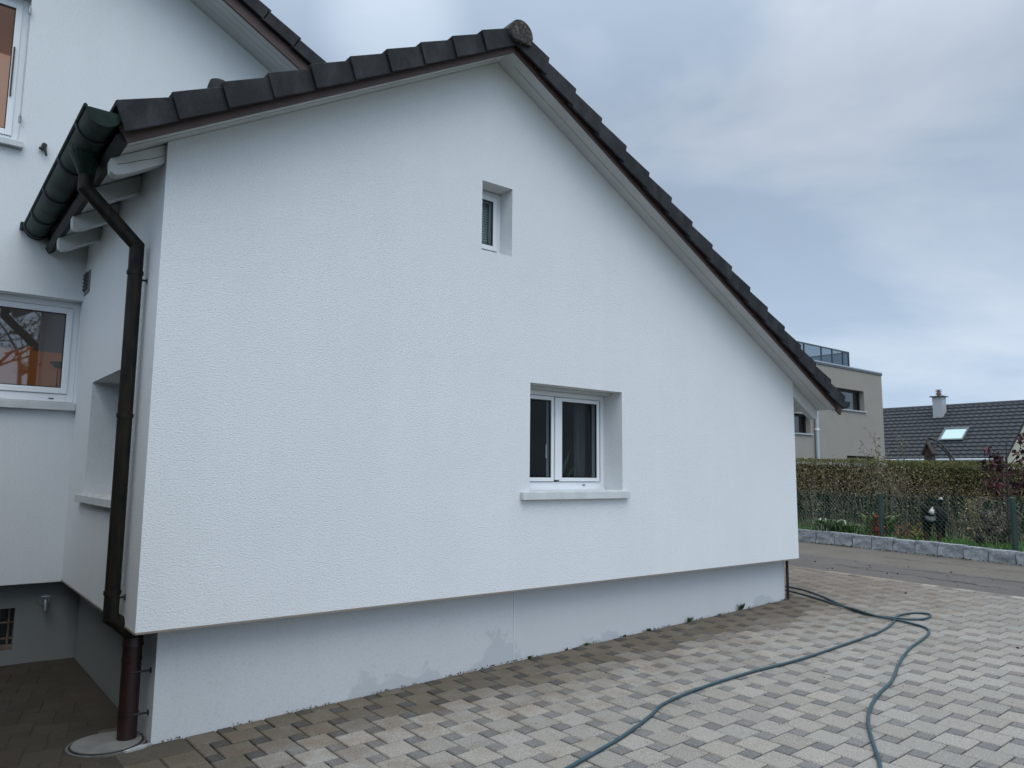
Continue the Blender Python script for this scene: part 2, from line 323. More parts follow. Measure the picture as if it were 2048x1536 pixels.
# paving: 20 cm and 10 cm square stones laid in the two-size pattern, real stones with joints
M_joint = mat('joint_sand', (.014, .013, .011), .95, (.03, .028, .023), 12, 4)
def paver_mat():
    m = bpy.data.materials.new('concrete_pavers'); m.use_nodes = True; t = m.node_tree; p = t.nodes['Principled BSDF']
    p.inputs['Roughness'].default_value = .9; p.inputs['Specular IOR Level'].default_value = .25
    co = N(t, 'ShaderNodeTexCoord'); at = N(t, 'ShaderNodeAttribute'); at.attribute_name = 'Col'
    # aggregate speckle
    n = N(t, 'ShaderNodeTexNoise', Scale=150, Detail=3, Roughness=.75); t.links.new(co.outputs['Object'], n.inputs['Vector'])
    r = N(t, 'ShaderNodeMapRange'); r.inputs['From Min'].default_value = .32; r.inputs['From Max'].default_value = .68; r.inputs['To Min'].default_value = .5; r.inputs['To Max'].default_value = 1.5; t.links.new(n.outputs['Fac'], r.inputs['Value'])
    s1 = N(t, 'ShaderNodeVectorMath', operation='SCALE'); t.links.new(at.outputs['Color'], s1.inputs[0]); t.links.new(r.outputs[0], s1.inputs['Scale'])
    # brown grime in cloudy patches, strongest towards the house
    sp = N(t, 'ShaderNodeSeparateXYZ'); t.links.new(co.outputs['Object'], sp.inputs[0])
    n2 = N(t, 'ShaderNodeTexNoise', Scale=5.5, Detail=6, Roughness=.7); t.links.new(co.outputs['Object'], n2.inputs['Vector'])
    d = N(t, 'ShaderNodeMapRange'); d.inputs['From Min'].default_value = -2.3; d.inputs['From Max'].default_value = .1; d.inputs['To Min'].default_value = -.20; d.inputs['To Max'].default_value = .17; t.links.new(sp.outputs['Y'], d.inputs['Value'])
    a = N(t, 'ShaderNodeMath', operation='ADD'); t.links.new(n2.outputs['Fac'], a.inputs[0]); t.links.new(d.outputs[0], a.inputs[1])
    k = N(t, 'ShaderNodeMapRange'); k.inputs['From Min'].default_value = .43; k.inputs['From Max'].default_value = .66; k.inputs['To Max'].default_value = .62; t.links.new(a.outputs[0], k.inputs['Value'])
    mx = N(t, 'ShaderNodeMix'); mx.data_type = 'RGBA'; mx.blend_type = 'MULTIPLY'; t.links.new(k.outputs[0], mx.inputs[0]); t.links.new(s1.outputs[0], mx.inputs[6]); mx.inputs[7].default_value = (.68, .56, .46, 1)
    t.links.new(mx.outputs[2], p.inputs['Base Color'])
    b = N(t, 'ShaderNodeBump', Strength=.35, Distance=.004); t.links.new(n.outputs['Fac'], b.inputs['Height']); t.links.new(b.outputs[0], p.inputs['Normal'])
    return m
M_paver = paver_mat()
def stone(mb, cx, cy, w, h, ang, col, zt=0.0, gap=.0042, bev=.006):
    ca, sa = math.cos(ang), math.sin(ang)
    hx, hy = w/2-gap-random.random()*.001, h/2-gap-random.random()*.001
    tx, ty = (random.random()-.5)*.010, (random.random()-.5)*.010
    ring = []
    for (ex, dz) in ((0, -.03), (0, -.005), (bev, 0)):
        for sx_, sy_ in ((-1, -1), (1, -1), (1, 1), (-1, 1)):
            lx, ly = sx_*(hx-ex), sy_*(hy-ex)
            x = cx+lx*ca-ly*sa; y = cy+lx*sa+ly*ca
            ring.append((x, y, gz(x, y)+dz+zt+lx*tx+ly*ty))
    i = len(mb.v); mb.v += ring
    for k in range(2):
        for q in range(4):
            j = (q+1) % 4; mb.f.append((i+4*k+q, i+4*k+j, i+4*k+4+j, i+4*k+4+q)); mb.c.append(col)
    mb.f.append((i+8, i+9, i+10, i+11)); mb.c.append(col)
XB = .345      # border between driveway pattern and the plain yard stones
def jit(c, a): k = 1+(random.random()-.5)*a; w = (random.random()-.5)*.04; return (c[0]*k*(1+w), c[1]*k, c[2]*k*(1-w))
mb = MB(); x0, y0 = 2.33, -1.752
LIGHT, DARK, MOSS, MOSSD = (.258, .243, .218), (.158, .153, .149), (.138, .125, .103), (.078, .076, .073)
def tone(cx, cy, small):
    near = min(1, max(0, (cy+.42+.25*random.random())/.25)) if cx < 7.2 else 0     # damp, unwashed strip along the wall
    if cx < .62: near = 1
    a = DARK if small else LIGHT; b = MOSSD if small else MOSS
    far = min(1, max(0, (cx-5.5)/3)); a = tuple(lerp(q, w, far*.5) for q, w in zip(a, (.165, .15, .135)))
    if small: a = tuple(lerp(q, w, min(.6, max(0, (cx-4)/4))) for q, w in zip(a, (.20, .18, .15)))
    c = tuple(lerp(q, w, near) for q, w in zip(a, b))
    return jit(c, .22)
def place(cx, cy, w):
    if cy-w/2 > .14 and cx < 6.9: return
    if cy > 7.5 or cy < -7.5: return
    xa, xb2 = max(cx-w/2, XB), min(cx+w/2, edge_near(cy)-.14); ya, yb2 = cy-w/2, cy+w/2
    if cx < 6.8: yb2 = min(yb2, .150)
    if xb2-xa < .03 or yb2-ya < .025: return
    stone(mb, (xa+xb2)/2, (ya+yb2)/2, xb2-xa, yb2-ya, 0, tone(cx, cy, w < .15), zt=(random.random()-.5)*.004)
for i in range(-45, 60):
    for j in range(-60, 60):
        ax = x0 + i*.2 + j*.1; ay = y0 - i*.1 + j*.2
        if ax < -.2 or ax > 11 or ay < -7 or ay > 7.5: continue
        place(ax+.05, ay-.05, .1); place(ax+.1, ay-.2, .2)
yy = -7.0     # light edging course against the lane
while yy < 7.4:
    L = .16+.1*random.random(); xe = edge_near(yy+L/2)-.075
    stone(mb, xe, yy+L/2, .12, L, -math.atan(.13), jit(random.choice([(.25, .235, .21), (.19, .175, .155), (.30, .28, .25)]), .25), zt=.002); yy += L
struct('driveway_paving', mb, M_paver)
mb = MB()      # plain brown stones in the yard corner, colour darkened further for its shade
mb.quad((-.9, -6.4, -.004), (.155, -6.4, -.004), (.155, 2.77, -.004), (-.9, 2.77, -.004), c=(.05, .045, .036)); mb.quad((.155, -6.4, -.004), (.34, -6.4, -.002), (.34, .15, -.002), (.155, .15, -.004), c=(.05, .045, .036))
a12 = math.radians(-12.3); ca, sa = math.cos(a12), math.sin(a12)
for i in range(-80, 60):
    for j in range(-80, 80):
        lx = i*.2 + j*.1; ly = -i*.1 + j*.2
        for dx, dy, w in ((.05, -.05, .1), (.1, -.2, .2)):
            px, py = lx+dx, ly+dy
            cx = px*ca-py*sa-.39; cy = px*sa+py*ca+.21
            if cx > -.05-w*.5 or cx < -3.2 or cy > 2.9 or cy < -6.5: continue
            stone(mb, cx, cy, w, w, a12, jit((.056, .050, .040), .22), gap=.0022, bev=.004)
yy = 2.77
xr = -.05
while yy > -6.5:
    L = .24; wd = (.16-xr if yy > .15 else (XB-xr))
    if yy-L/2 > .62 or yy < -.02:
        if yy < .15:
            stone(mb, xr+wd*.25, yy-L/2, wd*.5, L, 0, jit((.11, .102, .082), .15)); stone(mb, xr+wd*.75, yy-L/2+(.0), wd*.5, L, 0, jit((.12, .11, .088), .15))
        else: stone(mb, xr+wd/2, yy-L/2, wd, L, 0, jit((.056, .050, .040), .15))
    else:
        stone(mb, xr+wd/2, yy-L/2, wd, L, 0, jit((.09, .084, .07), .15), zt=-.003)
        if yy < .2: pass
    yy -= L
for k, (xx, yq, w, h) in enumerate([(.255, .06, .17, .16), (.255, -.1, .17, .15)]): pass
struct('yard_paving', mb, M_paver)
mb = MB()
for (xa, xb_) in ((-3.5, .16), (.16, 9.0)):
    for (ya, yb_) in ((-7, -2), (-2, 2.9), (2.9, 7.5)):
        mb.quad(*[(x, y, gz(x, y)-.013) for x, y in ((xa, ya), (xb_, ya), (xb_, yb_), (xa, yb_))])
struct('joint_bed', mb, M_joint)

# ------------------------------------------------------------------ the house
H = thing('house', 'white rendered house whose low gabled wing with dark tiled roof fills the picture', 'house', (0, 0, 0))
XR, XL, ZB = 6.935, 0.0, .677
RX = 2.535; ZRG = 5.058; SL, SR = .572, .536
def ztop(x): return ZRG-(RX-x)*SL if x < RX else ZRG-(x-RX)*SR
def ztop_main(x): return 6.597-.539*x if x > -3 else 6.597+.539*3+.539*(x+3)
def wall_y(mb, xs, zt, zb, holes, y, depth):
    """wall skin in a Y plane facing -Y with holes (x0,x1,z0,z1,depth)"""
    cuts = sorted(set(xs + [h[0] for h in holes] + [h[1] for h in holes]))
    for a, b in zip(cuts[:-1], cuts[1:]):
        segs = [(zb, zb, None, None)]; hs = sorted([h for h in holes if h[0] <= a+1e-6 and h[1] >= b-1e-6], key=lambda h: h[2])
        lo = zb
        for h in hs: mb.quad((a, y, lo), (b, y, lo), (b, y, h[2]), (a, y, h[2])); lo = h[3]
        mb.quad((a, y, lo), (b, y, lo), (b, y, zt(b)), (a, y, zt(a)))
    for x0_, x1_, z0_, z1_, d in holes:
        mb.quad((x0_, y, z1_), (x1_, y, z1_), (x1_, y+d, z1_), (x0_, y+d, z1_)); mb.quad((x0_, y+d, z0_), (x1_, y+d, z0_), (x1_, y, z0_), (x0_, y, z0_))
        mb.quad((x0_, y, z0_), (x0_, y, z1_), (x0_, y+d, z1_), (x0_, y+d, z0_)); mb.quad((x1_, y, z1_), (x1_, y, z0_), (x1_, y+d, z0_), (x1_, y+d, z1_))
BW = (2.923, 4.032, 1.46, 2.36); SW = (2.398, 2.712, 3.402, 3.986); SD = (.60, 1.917, 1.41, 2.287)
LW = (-1.35, -.004, 2.165, 3.07); UW = (-1.55, -.575, 4.365, 5.72)
mb = MB()
wall_y(mb, [XL, RX, XR], ztop, ZB, [(*BW, .285), (*SW, .20)], 0, .3)
# side wall of the wing facing the yard, with the deep window recess
z1 = ztop(0)-.001
mb.quad((0, SD[0], ZB), (0, 0, ZB), (0, 0, z1), (0, SD[0], z1)); mb.quad((0, 2.64, ZB), (0, SD[1], ZB), (0, SD[1], z1), (0, 2.64, z1))
mb.quad((0, SD[1], ZB), (0, SD[0], ZB), (0, SD[0], SD[2]), (0, SD[1], SD[2])); mb.quad((0, SD[1], SD[3]), (0, SD[0], SD[3]), (0, SD[0], z1), (0, SD[1], z1))
D = .28
mb.quad((0, SD[0], SD[3]), (0, SD[1], SD[3]), (D, SD[1], SD[3]), (D, SD[0], SD[3])); mb.quad((0, SD[1], SD[2]), (0, SD[0], SD[2]), (D, SD[0], SD[2]), (D, SD[1], SD[2]))
mb.quad((0, SD[1], SD[3]), (0, SD[1], SD[2]), (D, SD[1], SD[2]), (D, SD[1], SD[3])); mb.quad((0, SD[0], SD[2]), (0, SD[0], SD[3]), (D, SD[0], SD[3]), (D, SD[0], SD[2]))
# right side and rear
zr = ztop(XR)-.001
mb.quad((XR, 0, ZB), (XR, 8, ZB), (XR, 8, zr), (XR, 0, zr)); mb.quad((XR, 8, 0), (0, 8, 0), (0, 8, z1), (RX, 8, ZRG), (XR, 8, zr))
# underside of the thick render where it overhangs the plinth
mb.quad((0, 0, ZB), (0, 2.64, ZB), (.17, 2.64, ZB), (.17, .17, ZB)); mb.quad((0, 0, ZB), (.17, .17, ZB), (XR-.05, .17, ZB), (XR, 0, ZB)); mb.quad((XR, 0, ZB), (XR-.05, .17, ZB), (XR-.05, 8, ZB), (XR, 8, ZB))
part('wing_wall', mb, M_wall, H)
# drip edge bead, coloured dark for the shade line under the render
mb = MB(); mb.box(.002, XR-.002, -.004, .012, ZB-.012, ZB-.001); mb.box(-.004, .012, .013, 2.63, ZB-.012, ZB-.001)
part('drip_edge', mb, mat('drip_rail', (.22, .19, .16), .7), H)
# plinth
mb = MB(); mb.box(.16, 2.895, .153, .5, -.3, ZB+.01); mb.box(2.895, XR-.045, .161, .5, -.3, ZB+.011); mb.box(XR-.4, XR-.046, .5, 7.9, -.3, ZB+.01)
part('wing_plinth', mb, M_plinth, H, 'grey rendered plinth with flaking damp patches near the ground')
mb = MB(); mb.box(2.888, 2.899, .149, .17, -.05, ZB+.009); part('expansion_joint', mb, mat('joint_bead', (.58, .60, .615), .8), H)
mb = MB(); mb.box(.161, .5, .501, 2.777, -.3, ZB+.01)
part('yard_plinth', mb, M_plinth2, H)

# main house behind
mb = MB()
wall_y(mb, [-8, -3, 0], ztop_main, .662, [(*LW, .17), (*UW, .17)], 2.64, .3)
mb.quad((0, 2.64, 3.5), (4.2, 2.64, 3.5), (4.2, 2.64, ztop_main(4.2)), (0, 2.64, ztop_main(0)))
mb.quad((-8, 2.64, .66), (-8, 2.64, ztop_main(-8)), (-8, 12, ztop_main(-8)), (-8, 12, .66)); mb.quad((-8, 12, 0), (-8, 12, ztop_main(-8)), (-3, 12, ztop_main(-3)), (4.2, 12, ztop_main(4.2)), (4.2, 12, 0))
mb.quad((4.2, 2.64, 0), (4.2, 12, 0), (4.2, 12, ztop_main(4.2)), (4.2, 2.64, ztop_main(4.2)))
mb.quad((-8, 2.64, .662), (0, 2.64, .662), (0, 2.8, .662), (-8, 2.8, .662))
part('main_wall', mb, M_wall2, H)
mb = MB()
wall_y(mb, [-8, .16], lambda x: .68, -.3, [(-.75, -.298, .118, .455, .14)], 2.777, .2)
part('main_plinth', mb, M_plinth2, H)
mb = MB(); mb.box(-.75, -.298, 2.917, 2.93, .118, .455); cw = part('cellar_window', mb, mat('cellar_glass', (.03, .03, .03), .25), H)
mb = MB()
for x in (-.72, -.55, -.40, -.33): mb.tube([(x, 2.85, .118), (x, 2.85, .455)], .009, 6)
for z in (.2, .33): mb.tube([(-.75, 2.862, z), (-.298, 2.862, z)], .009, 6)
mb.box(-.75, -.298, 2.79, 2.9, .119, .15)
part('bars', mb, mat('rusty_bars', (.12, .07, .05), .7, (.2, .17, .15), 20), cw)

def window(parent, x0, x1, z0, z1, y, sashes, gm, fw=.055, sw=.05, room=None, label=None, split=None):
    """casement window: outer frame, one sash with its own pane per opening light"""
    mb = MB(); y1 = y+.07
    mb.box(x0, x0+fw, y, y1, z0, z1); mb.box(x1-fw, x1, y, y1, z0, z1); mb.box(x0+fw, x1-fw, y, y1, z1-fw, z1); mb.box(x0+fw, x1-fw, y, y1, z0, z0+fw*1.25)
    w = part('window', mb, M_pvc, parent, label, bevel=.004)
    for (a, b) in sashes:
        mb = MB(); ys_ = y-.012; zb_, zt_ = z0+fw*1.25+.004, z1-fw-.004
        mb.box(a, a+sw, ys_, y1-.01, zb_, zt_); mb.box(b-sw, b, ys_, y1-.01, zb_, zt_); mb.box(a+sw, b-sw, ys_, y1-.01, zt_-sw, zt_); mb.box(a+sw, b-sw, ys_, y1-.01, zb_, zb_+sw)
        part('sash', mb, M_pvc, w, bevel=.004)
        mb = MB(); g = .008
        for bx in ((a+sw, a+sw+g, zb_+sw, zt_-sw), (b-sw-g, b-sw, zb_+sw, zt_-sw), (a+sw, b-sw, zt_-sw-g, zt_-sw), (a+sw, b-sw, zb_+sw, zb_+sw+g)): mb.box(bx[0], bx[1], ys_+.006, ys_+.02, bx[2], bx[3])
        part('gasket', mb, M_gasket, w)
        mb = MB(); mb.quad((a+sw, ys_+.024, zb_+sw), (b-sw, ys_+.024, zb_+sw), (b-sw, ys_+.024, zt_-sw), (a+sw, ys_+.024, zt_-sw)); part('pane', mb, gm, w)
    return w
def room(parent, x0, x1, z0, z1, y0, y1, m, pad=.25):
    mb = MB(); a, b, c, d = x0-pad, x1+pad, z0-pad, z1+pad
    mb.quad((a, y1, c), (b, y1, c), (b, y1, d), (a, y1, d)); mb.quad((a, y0, c), (a, y1, c), (a, y1, d), (a, y0, d)); mb.quad((b, y0, c), (b, y0, d), (b, y1, d), (b, y1, c))
    mb.quad((a, y0, c), (b, y0, c), (b, y1, c), (a, y1, c)); mb.quad((a, y0, d), (a, y1, d), (b, y1, d), (b, y0, d))
    mb.quad((a, y0, c), (a, y0, d), (x0, y0, d), (x0, y0, c)); mb.quad((x1, y0, c), (x1, y0, d), (b, y0, d), (b, y0, c))
    return part('room', mb, m, parent)
# big window
w = window(H, BW[0], BW[1], BW[2]+.015, 2.338, .235, [(2.965, 3.392), (3.455, 3.962)], M_glass, fw=.045, sw=.034, label='two-light white window with stone sill in the gable wall')
mb = MB(); mb.box(3.395, 3.452, .212, .228, BW[2]+.09, 2.285); part('mullion_cover', mb, M_pvc, w, bevel=.004)
mb = MB(); mb.box(BW[0]+.002, BW[1]-.002, .13, .284, 2.339, 2.3585); part('blind_box', mb, M_soffit, w)
mb = MB(); mb.box(2.824, 4.092, -.045, -.001, 1.388, 1.452); mb.box(BW[0]+.002, BW[1]-.002, -.001, .236, 1.40, 1.462); part('sill', mb, M_sill, w, bevel=.004)
mb = MB(); mb.box(BW[0]+.02, BW[1]-.03, .20, .234, 1.463, 1.482)
for x in (3.10, 3.42): mb.box(x, x+.012, .197, .2, 1.464, 1.48)
part('drain_strip', mb, M_pvc, w)
mb = MB()
for x in (3.75,): mb.box(x, x+.03, .228, .2345, 1.50, 1.508)
part('drain_slot', mb, M_black, w)
room(w, BW[0], BW[1], BW[2], 2.30, .31, 2.2, M_dark_room)
mb = MB(); n = 26
for k in range(n):
    xa = 3.80+k*.022; xb_ = xa+.022; f = lambda q: .40+.018*math.sin(q*1.9)
    mb.quad((xa, f(k), 1.3), (xb_, f(k+1), 1.3), (xb_, f(k+1), 2.4), (xa, f(k), 2.4))
part('curtain', mb, M_curtain, w, sm=True)
mb = MB()
for k, (xq, l, tl) in enumerate([(3.62, .34, .14), (3.60, .25, -.1), (3.68, .28, .22), (3.56, .2, .03)]):
    a = Vector((xq, .43, 1.5)); b = Vector((xq+tl, .40, 1.5+l)); m_ = (a+b)/2; s_ = Vector((.035, .01, .0)); mb.quad(a, m_+s_, b, m_-s_)
part('houseplant', mb, M_leafroom, w)
mb = MB(); mb.box(3.33, 3.34, .26, .27, 1.74, 1.86); part('handle', mb, M_pvc, w)
# small upper window
w = window(H, SW[0], SW[1], SW[2]+.02, SW[3]-.006, .165, [(SW[0]+.04, SW[1]-.043)], M_glass, fw=.036, sw=.04, label='small narrow window high in the gable wall')
room(w, SW[0], SW[1], SW[2], SW[3], .24, 1.2, M_dark_room, .1)
mb = MB()
for k in range(22): z = 3.46+k*.022; mb.quad((SW[0]+.06, .245, z), (SW[1]-.06, .245, z), (SW[1]-.06, .256, z+.0235), (SW[0]+.06, .256, z+.0235))
part('blind', mb, M_blind, w)
# window of the main house beside the wing
w = window(H, LW[0], LW[1], LW[2]+.015, LW[3], 2.77, [(-1.30, -.70), (-.65, -.055)], M_glass2, label='window beside the wing reflecting the sky with an orange room behind')
mb = MB(); mb.box(LW[0]-.05, -.002, 2.585, 2.639, 2.098, 2.163); mb.box(LW[0], -.004, 2.639, 2.79, 2.11, 2.168); part('sill', mb, M_sill, w, bevel=.004)
mb = MB(); mb.box(-.19, -.15, 2.765, 2.769, 2.203, 2.211); part('drain_slot', mb, M_black, w)
room(w, LW[0], LW[1], LW[2], LW[3], 2.86, 4.6, M_dusk)
mb = MB(); mb.box(-1.55, .19, 4.2, 4.25, 1.93, 2.80); part('orange_wall', mb, M_orange, w)
mb = MB(); mb.box(-.30, -.22, 3.9, 3.96, 1.93, 2.80); part('amber_glow_strip', mb, M_amber, w)  # glowing strip for the amber seen inside the pipe's reflection
mb = MB(); mb.tube([(-.02, 3.7, 1.9), (-.02, 3.7, 2.58)], .006, 6); mb.tube([(-.02, 3.7, 2.58), (-.02, 3.7, 2.62), (-.02, 3.7, 2.64)], [.02, .06, .075], 12)
part('floor_lamp', mb, M_black, w)
w = window(H, UW[0], UW[1], UW[2]+.015, UW[3], 2.77, [(-1.50, -1.09), (-1.04, -.625)], M_glass3, label='upstairs window with a warm lit curtain at the top left')
mb = MB(); mb.box(UW[0]-.04, -.547, 2.585, 2.639, 4.307, 4.36); mb.box(UW[0], -.575, 2.639, 2.79, 4.32, 4.368); part('sill', mb, M_sill, w, bevel=.004)
room(w, UW[0], UW[1], UW[2], UW[3], 2.86, 3.6, M_dusk)
mb = MB(); mb.box(-1.6, -.5, 3.2, 3.24, 4.2, 5.8); part('curtain', mb, M_rose, w)
mb = MB(); mb.box(-1.6, -.55, 3.15, 3.18, 5.36, 5.8); part('pelmet', mb, M_amber, w)
mb = MB(); mb.box(-.668, -.656, 2.745, 2.757, 4.8, 5.25); part('handle', mb, M_gasket, w)
# side window recess (pane out of sight, closed behind)
mb = MB(); mb.box(D+.005, D+.06, SD[0], SD[1], SD[2], SD[3]); w = part('window', mb, M_pvc, H)
mb = MB(); mb.quad((D+.004, SD[0]+.07, SD[2]+.08), (D+.004, SD[1]-.07, SD[2]+.08), (D+.004, SD[1]-.07, SD[3]-.07), (D+.004, SD[0]+.07, SD[3]-.07)); part('pane', mb, mat('dark_pane', (.02, .025, .03), .05), w)
mb = MB(); mb.box(-.045, -.001, SD[0]-.06, 2.045, 1.350, 1.407); mb.box(-.001, D, SD[0]+.002, SD[1]-.002, 1.355, 1.412); part('sill', mb, M_sill, w, bevel=.004)
# shutter hinges and catch
for z in (5.55, 4.56):
    mb = MB(); mb.tube([(-.585, 2.615, z-.03), (-.585, 2.615, z+.03)], .011, 8); mb.tube([(-.585, 2.615, z+.03), (-.585, 2.615, z+.055)], .005, 6); mb.box(-.59, -.58, 2.615, 2.642, z-.02, z-.006)
    part('shutter_hinge', mb, M_steel, H)
mb = MB(); mb.tube([(-.394, 2.60, 4.38), (-.394, 2.64, 4.38)], .022, 10); mb.tube([(-.394, 2.605, 4.38), (-.375, 2.60, 4.29)], .010, 8); mb.tube([(-.43, 2.615, 4.355), (-.385, 2.615, 4.34)], .013, 8)
part('shutter_catch', mb, M_black, H)
# vent in the side wall
mb = MB(); mb.box(-.012, -.001, 2.37, 2.60, 3.11, 3.30); v = part('wall_vent', mb, mat('vent_plate', (.20, .21, .21), .6), H)
mb = MB()
for k in range(5):
    z = 3.135+k*.032; mb.quad((-.0135, 2.39, z), (-.0135, 2.58, z), (-.03, 2.58, z+.018), (-.03, 2.39, z+.018)); mb.box(-.014, -.0125, 2.39, 2.58, z, z+.024)
part('louvre', mb, M_black, v)
# garden tap
mb = MB(); mb.tube([(-.098, 2.777, .505), (-.098, 2.765, .505)], .045, 16); mb.tube([(-.098, 2.77, .505), (-.098, 2.68, .505), (-.098, 2.665, .46), (-.098, 2.665, .43)], .013, 10); mb.tube([(-.098, 2.70, .505), (-.098, 2.70, .535)], .008, 8); mb.tube([(-.13, 2.70, .538), (-.066, 2.70, .538)], .008, 8)
part('tap', mb, M_steel, H, sm=True)

# ---- roofs
def slope_frame(sign, s, x, z):   # point on soffit plane -> direction up-slope and normal
    a = math.atan(s); d = Vector((sign*math.cos(a), 0, math.sin(a))); n = Vector((-sign*math.sin(a), 0, math.cos(a))); return d, n
Y0, OVB = -.25, -.25
WR = MB()
xe_l, xe_r = -.345, 7.56
dL, nL = slope_frame(1, SL, 0, 0); dR, nR = slope_frame(-1, SR, 0, 0)
AP = Vector((RX, 0, ZRG))
def P(side, s, h, y):     # s measured down from the apex, h perpendicular above soffit plane
    d, n = (dL, nL) if side < 0 else (dR, nR); q = AP - d*s + n*h; return (q.x, y, q.z)
sL = 3.22; sR = 5.60
def slab(mb, side, s0, s1, h0, h1, y0, y1, c=None):
    v = [P(side, s0, h0, y0), P(side, s1, h0, y0), P(side, s1, h1, y0), P(side, s0, h1, y0), P(side, s0, h0, y1), P(side, s1, h0, y1), P(side, s1, h1, y1), P(side, s0, h1, y1)]
    i = len(mb.v); mb.v += v
    for f in ((0, 1, 2, 3), (7, 6, 5, 4), (0, 4, 5, 1), (1, 5, 6, 2), (2, 6, 7, 3), (3, 7, 4, 0)): mb.f.append(tuple(i+k for k in f)); mb.c.append(c)
# field of tiles: stepped courses
mb = MB()
for side, Ltot in ((-1, sL), (1, sR)):
    s = .02; g = .318 if side < 0 else .356
    while s < Ltot-.05:
        e_ = min(s+g, Ltot+.03)
        a_ = .12 if side < 0 else .095
        mb.quad(P(side, s, a_, .06), P(side, e_, a_+.035, .06), P(side, e_, a_+.035, 8.2), P(side, s, a_, 8.2)); mb.quad(P(side, e_, a_+.035, .06), P(side, e_, a_-.01, .06), P(side, e_, a_-.01, 8.2), P(side, e_, a_+.035, 8.2))
        s += g
for side, Ltot in ((-1, sL), (1, sR)): slab(mb, side, .0, Ltot-.02, .045, .12 if side < 0 else .09, -.2, 8.15)
roof = part('wing_roof', mb, M_tile, H)
mb = MB()
for side, Ltot in ((-1, (RX+.255)/dL.x), (1, (7.5-RX)/-dR.x)):
    slab(mb, side, .0, Ltot, .002, .04, -.222, 8.1)
part('soffit', mb, M_soffit, roof)
mb = MB(); slab(mb, -1, (RX+.2552)/dL.x, (RX+.298)/dL.x, -.004, .05, -.222, 2.62); part('eave_fascia', mb, mat('dark_eave_board', (.014, .013, .013), .8), roof)
mb = MB()
for side, Ltot in ((-1, (RX+.30)/dL.x), (1, (7.5-RX)/-dR.x)):
    for y in (-.11,): slab(mb, side, .1, Ltot-.05, -.0005, .003, y, y+.004)
part('soffit_joint', mb, mat('soffit_shadow_joint', (.3, .31, .31), .8), roof)
for side, Ltot in ((-1, (RX+.275)/dL.x), (1, (7.555-RX)/-dR.x)):
    mb = MB(); slab(mb, side, -.002, Ltot, -.014, .09 if side < 0 else .06, -.25, -.224)
    if side > 0: slab(mb, side, Ltot-.10, Ltot, -.035, -.0145, -.25, -.224)
    part('bargeboard', mb, M_barge, roof)
def verge(side, s_low, g, roofp, m, y=Y0):
    mb = MB(); s1 = s_low; s0 = s_low-g-.03; j = (random.random()-.5)*.006
    hi, lo, bhi, blo = ((.188, .164, .028, .024) if side < 0 else (.166, .142, .006, .0)); sh = (.19 if side < 0 else .28)
    if side < 0 and s_low > 3: hi += .02; hi += j; lo += j
    y1o = y-.062+(random.random()-.5)*.006; y0o = y1o+.022
    for (tt, ya_, yb__) in (('face', 0, .022), ('top', .0225, .36)):
        b1, b0 = (bhi, blo) if tt == 'face' else (hi-.022, lo-.022); e_ = 0 if tt == 'face' else -.0006
        q = [P(side, s1+sh*(hi-b1), b1, y1o+ya_), P(side, s1, hi+e_, y1o+ya_), P(side, s0, lo+e_, y0o+ya_), P(side, s0+sh*(lo-b0), b0, y0o+ya_)]
        q2 = [(a, b-ya_+yb__, c) for a, b, c in q]; i = len(mb.v); mb.v += q+q2
        for f in ((0, 1, 2, 3), (7, 6, 5, 4), (0, 4, 5, 1), (1, 5, 6, 2), (2, 6, 7, 3), (3, 7, 4, 0)): mb.f.append(tuple(i+k for k in f)); mb.c.append(None)
    part('verge_tile', mb, m, roofp, bevel=.005)
s = 3.21
while s > .16:
    verge(-1, s, .3185, roof, M_tile); s -= .3185
s = 5.60
while s > .2: verge(1, s, .3555, roof, M_tile); s -= .3555
# ridge tiles
y = -.33
def ridge_tile(y, m, cap):
    mb = MB(); n = 14; r = .118; cz = ZRG+.105
    pr = [(RX+r*1.0*math.cos(a), cz+r*1.0*math.sin(a)) for a in np.linspace(math.radians(-38), math.radians(218), n)]
    pi = [(RX+(r-.018)*math.cos(a), cz+(r-.018)*math.sin(a)) for a in np.linspace(math.radians(218), math.radians(-38), n)]
    if cap: mb.prism(pr, 'y', y, y+.05)
    else: mb.prism(pr+pi, 'y', y, y+.40)
    return part('ridge_cap' if cap else 'ridge_tile', mb, m, roof, bevel=.006)
ridge_tile(y, M_lichen, True)
yy = y+.03
for k in range(8): ridge_tile(yy, M_lichen if k == 0 else M_tile, False); yy += .37 if k else .372
# roof vent hood on the left slope
mb = MB(); mb.tube([(.362, .30, 3.9), (.362, .30, 4.20), (.362, .30, 4.25), (.362, .30, 4.268)], [.07, .07, .055, .02], 16)
part('roof_vent', mb, M_tile, roof, sm=True)
# rafter tails
def rafter(y, side, name='rafter_tail', th=.085):
    mb = MB()
    if side < 0:
        x_end = -.30; pts = []
        top = lambda x: ZRG-(RX-x)*SL
        h = .128
        pts = [(0.0, top(0)-.002), (0.0, top(0)-h), (x_end+.075, top(x_end+.075)-h), (x_end+.03, top(x_end+.03)-h+.012), (x_end+.004, top(x_end)-h+.045), (x_end, top(x_end)-.04), (x_end, top(x_end)-.002)]
    else:
        top = lambda x: ZRG-(x-RX)*SR; x_end = 7.49; h = .145
        pts = [(XR, top(XR)-.002), (XR, top(XR)-h), (x_end-.09, top(x_end-.09)-h), (x_end-.03, top(x_end-.03)-h+.012), (x_end, top(x_end)-h+.05), (x_end, top(x_end)-.002)]
    mb.prism(pts, 'y', y, y+th); part(name, mb, M_soffit, H, bevel=.006)
for y in (.035, .66, 1.36, 2.02): rafter(y, -1)
for y in (.02, .75, 1.5, 2.3, 3.1): rafter(y, 1)
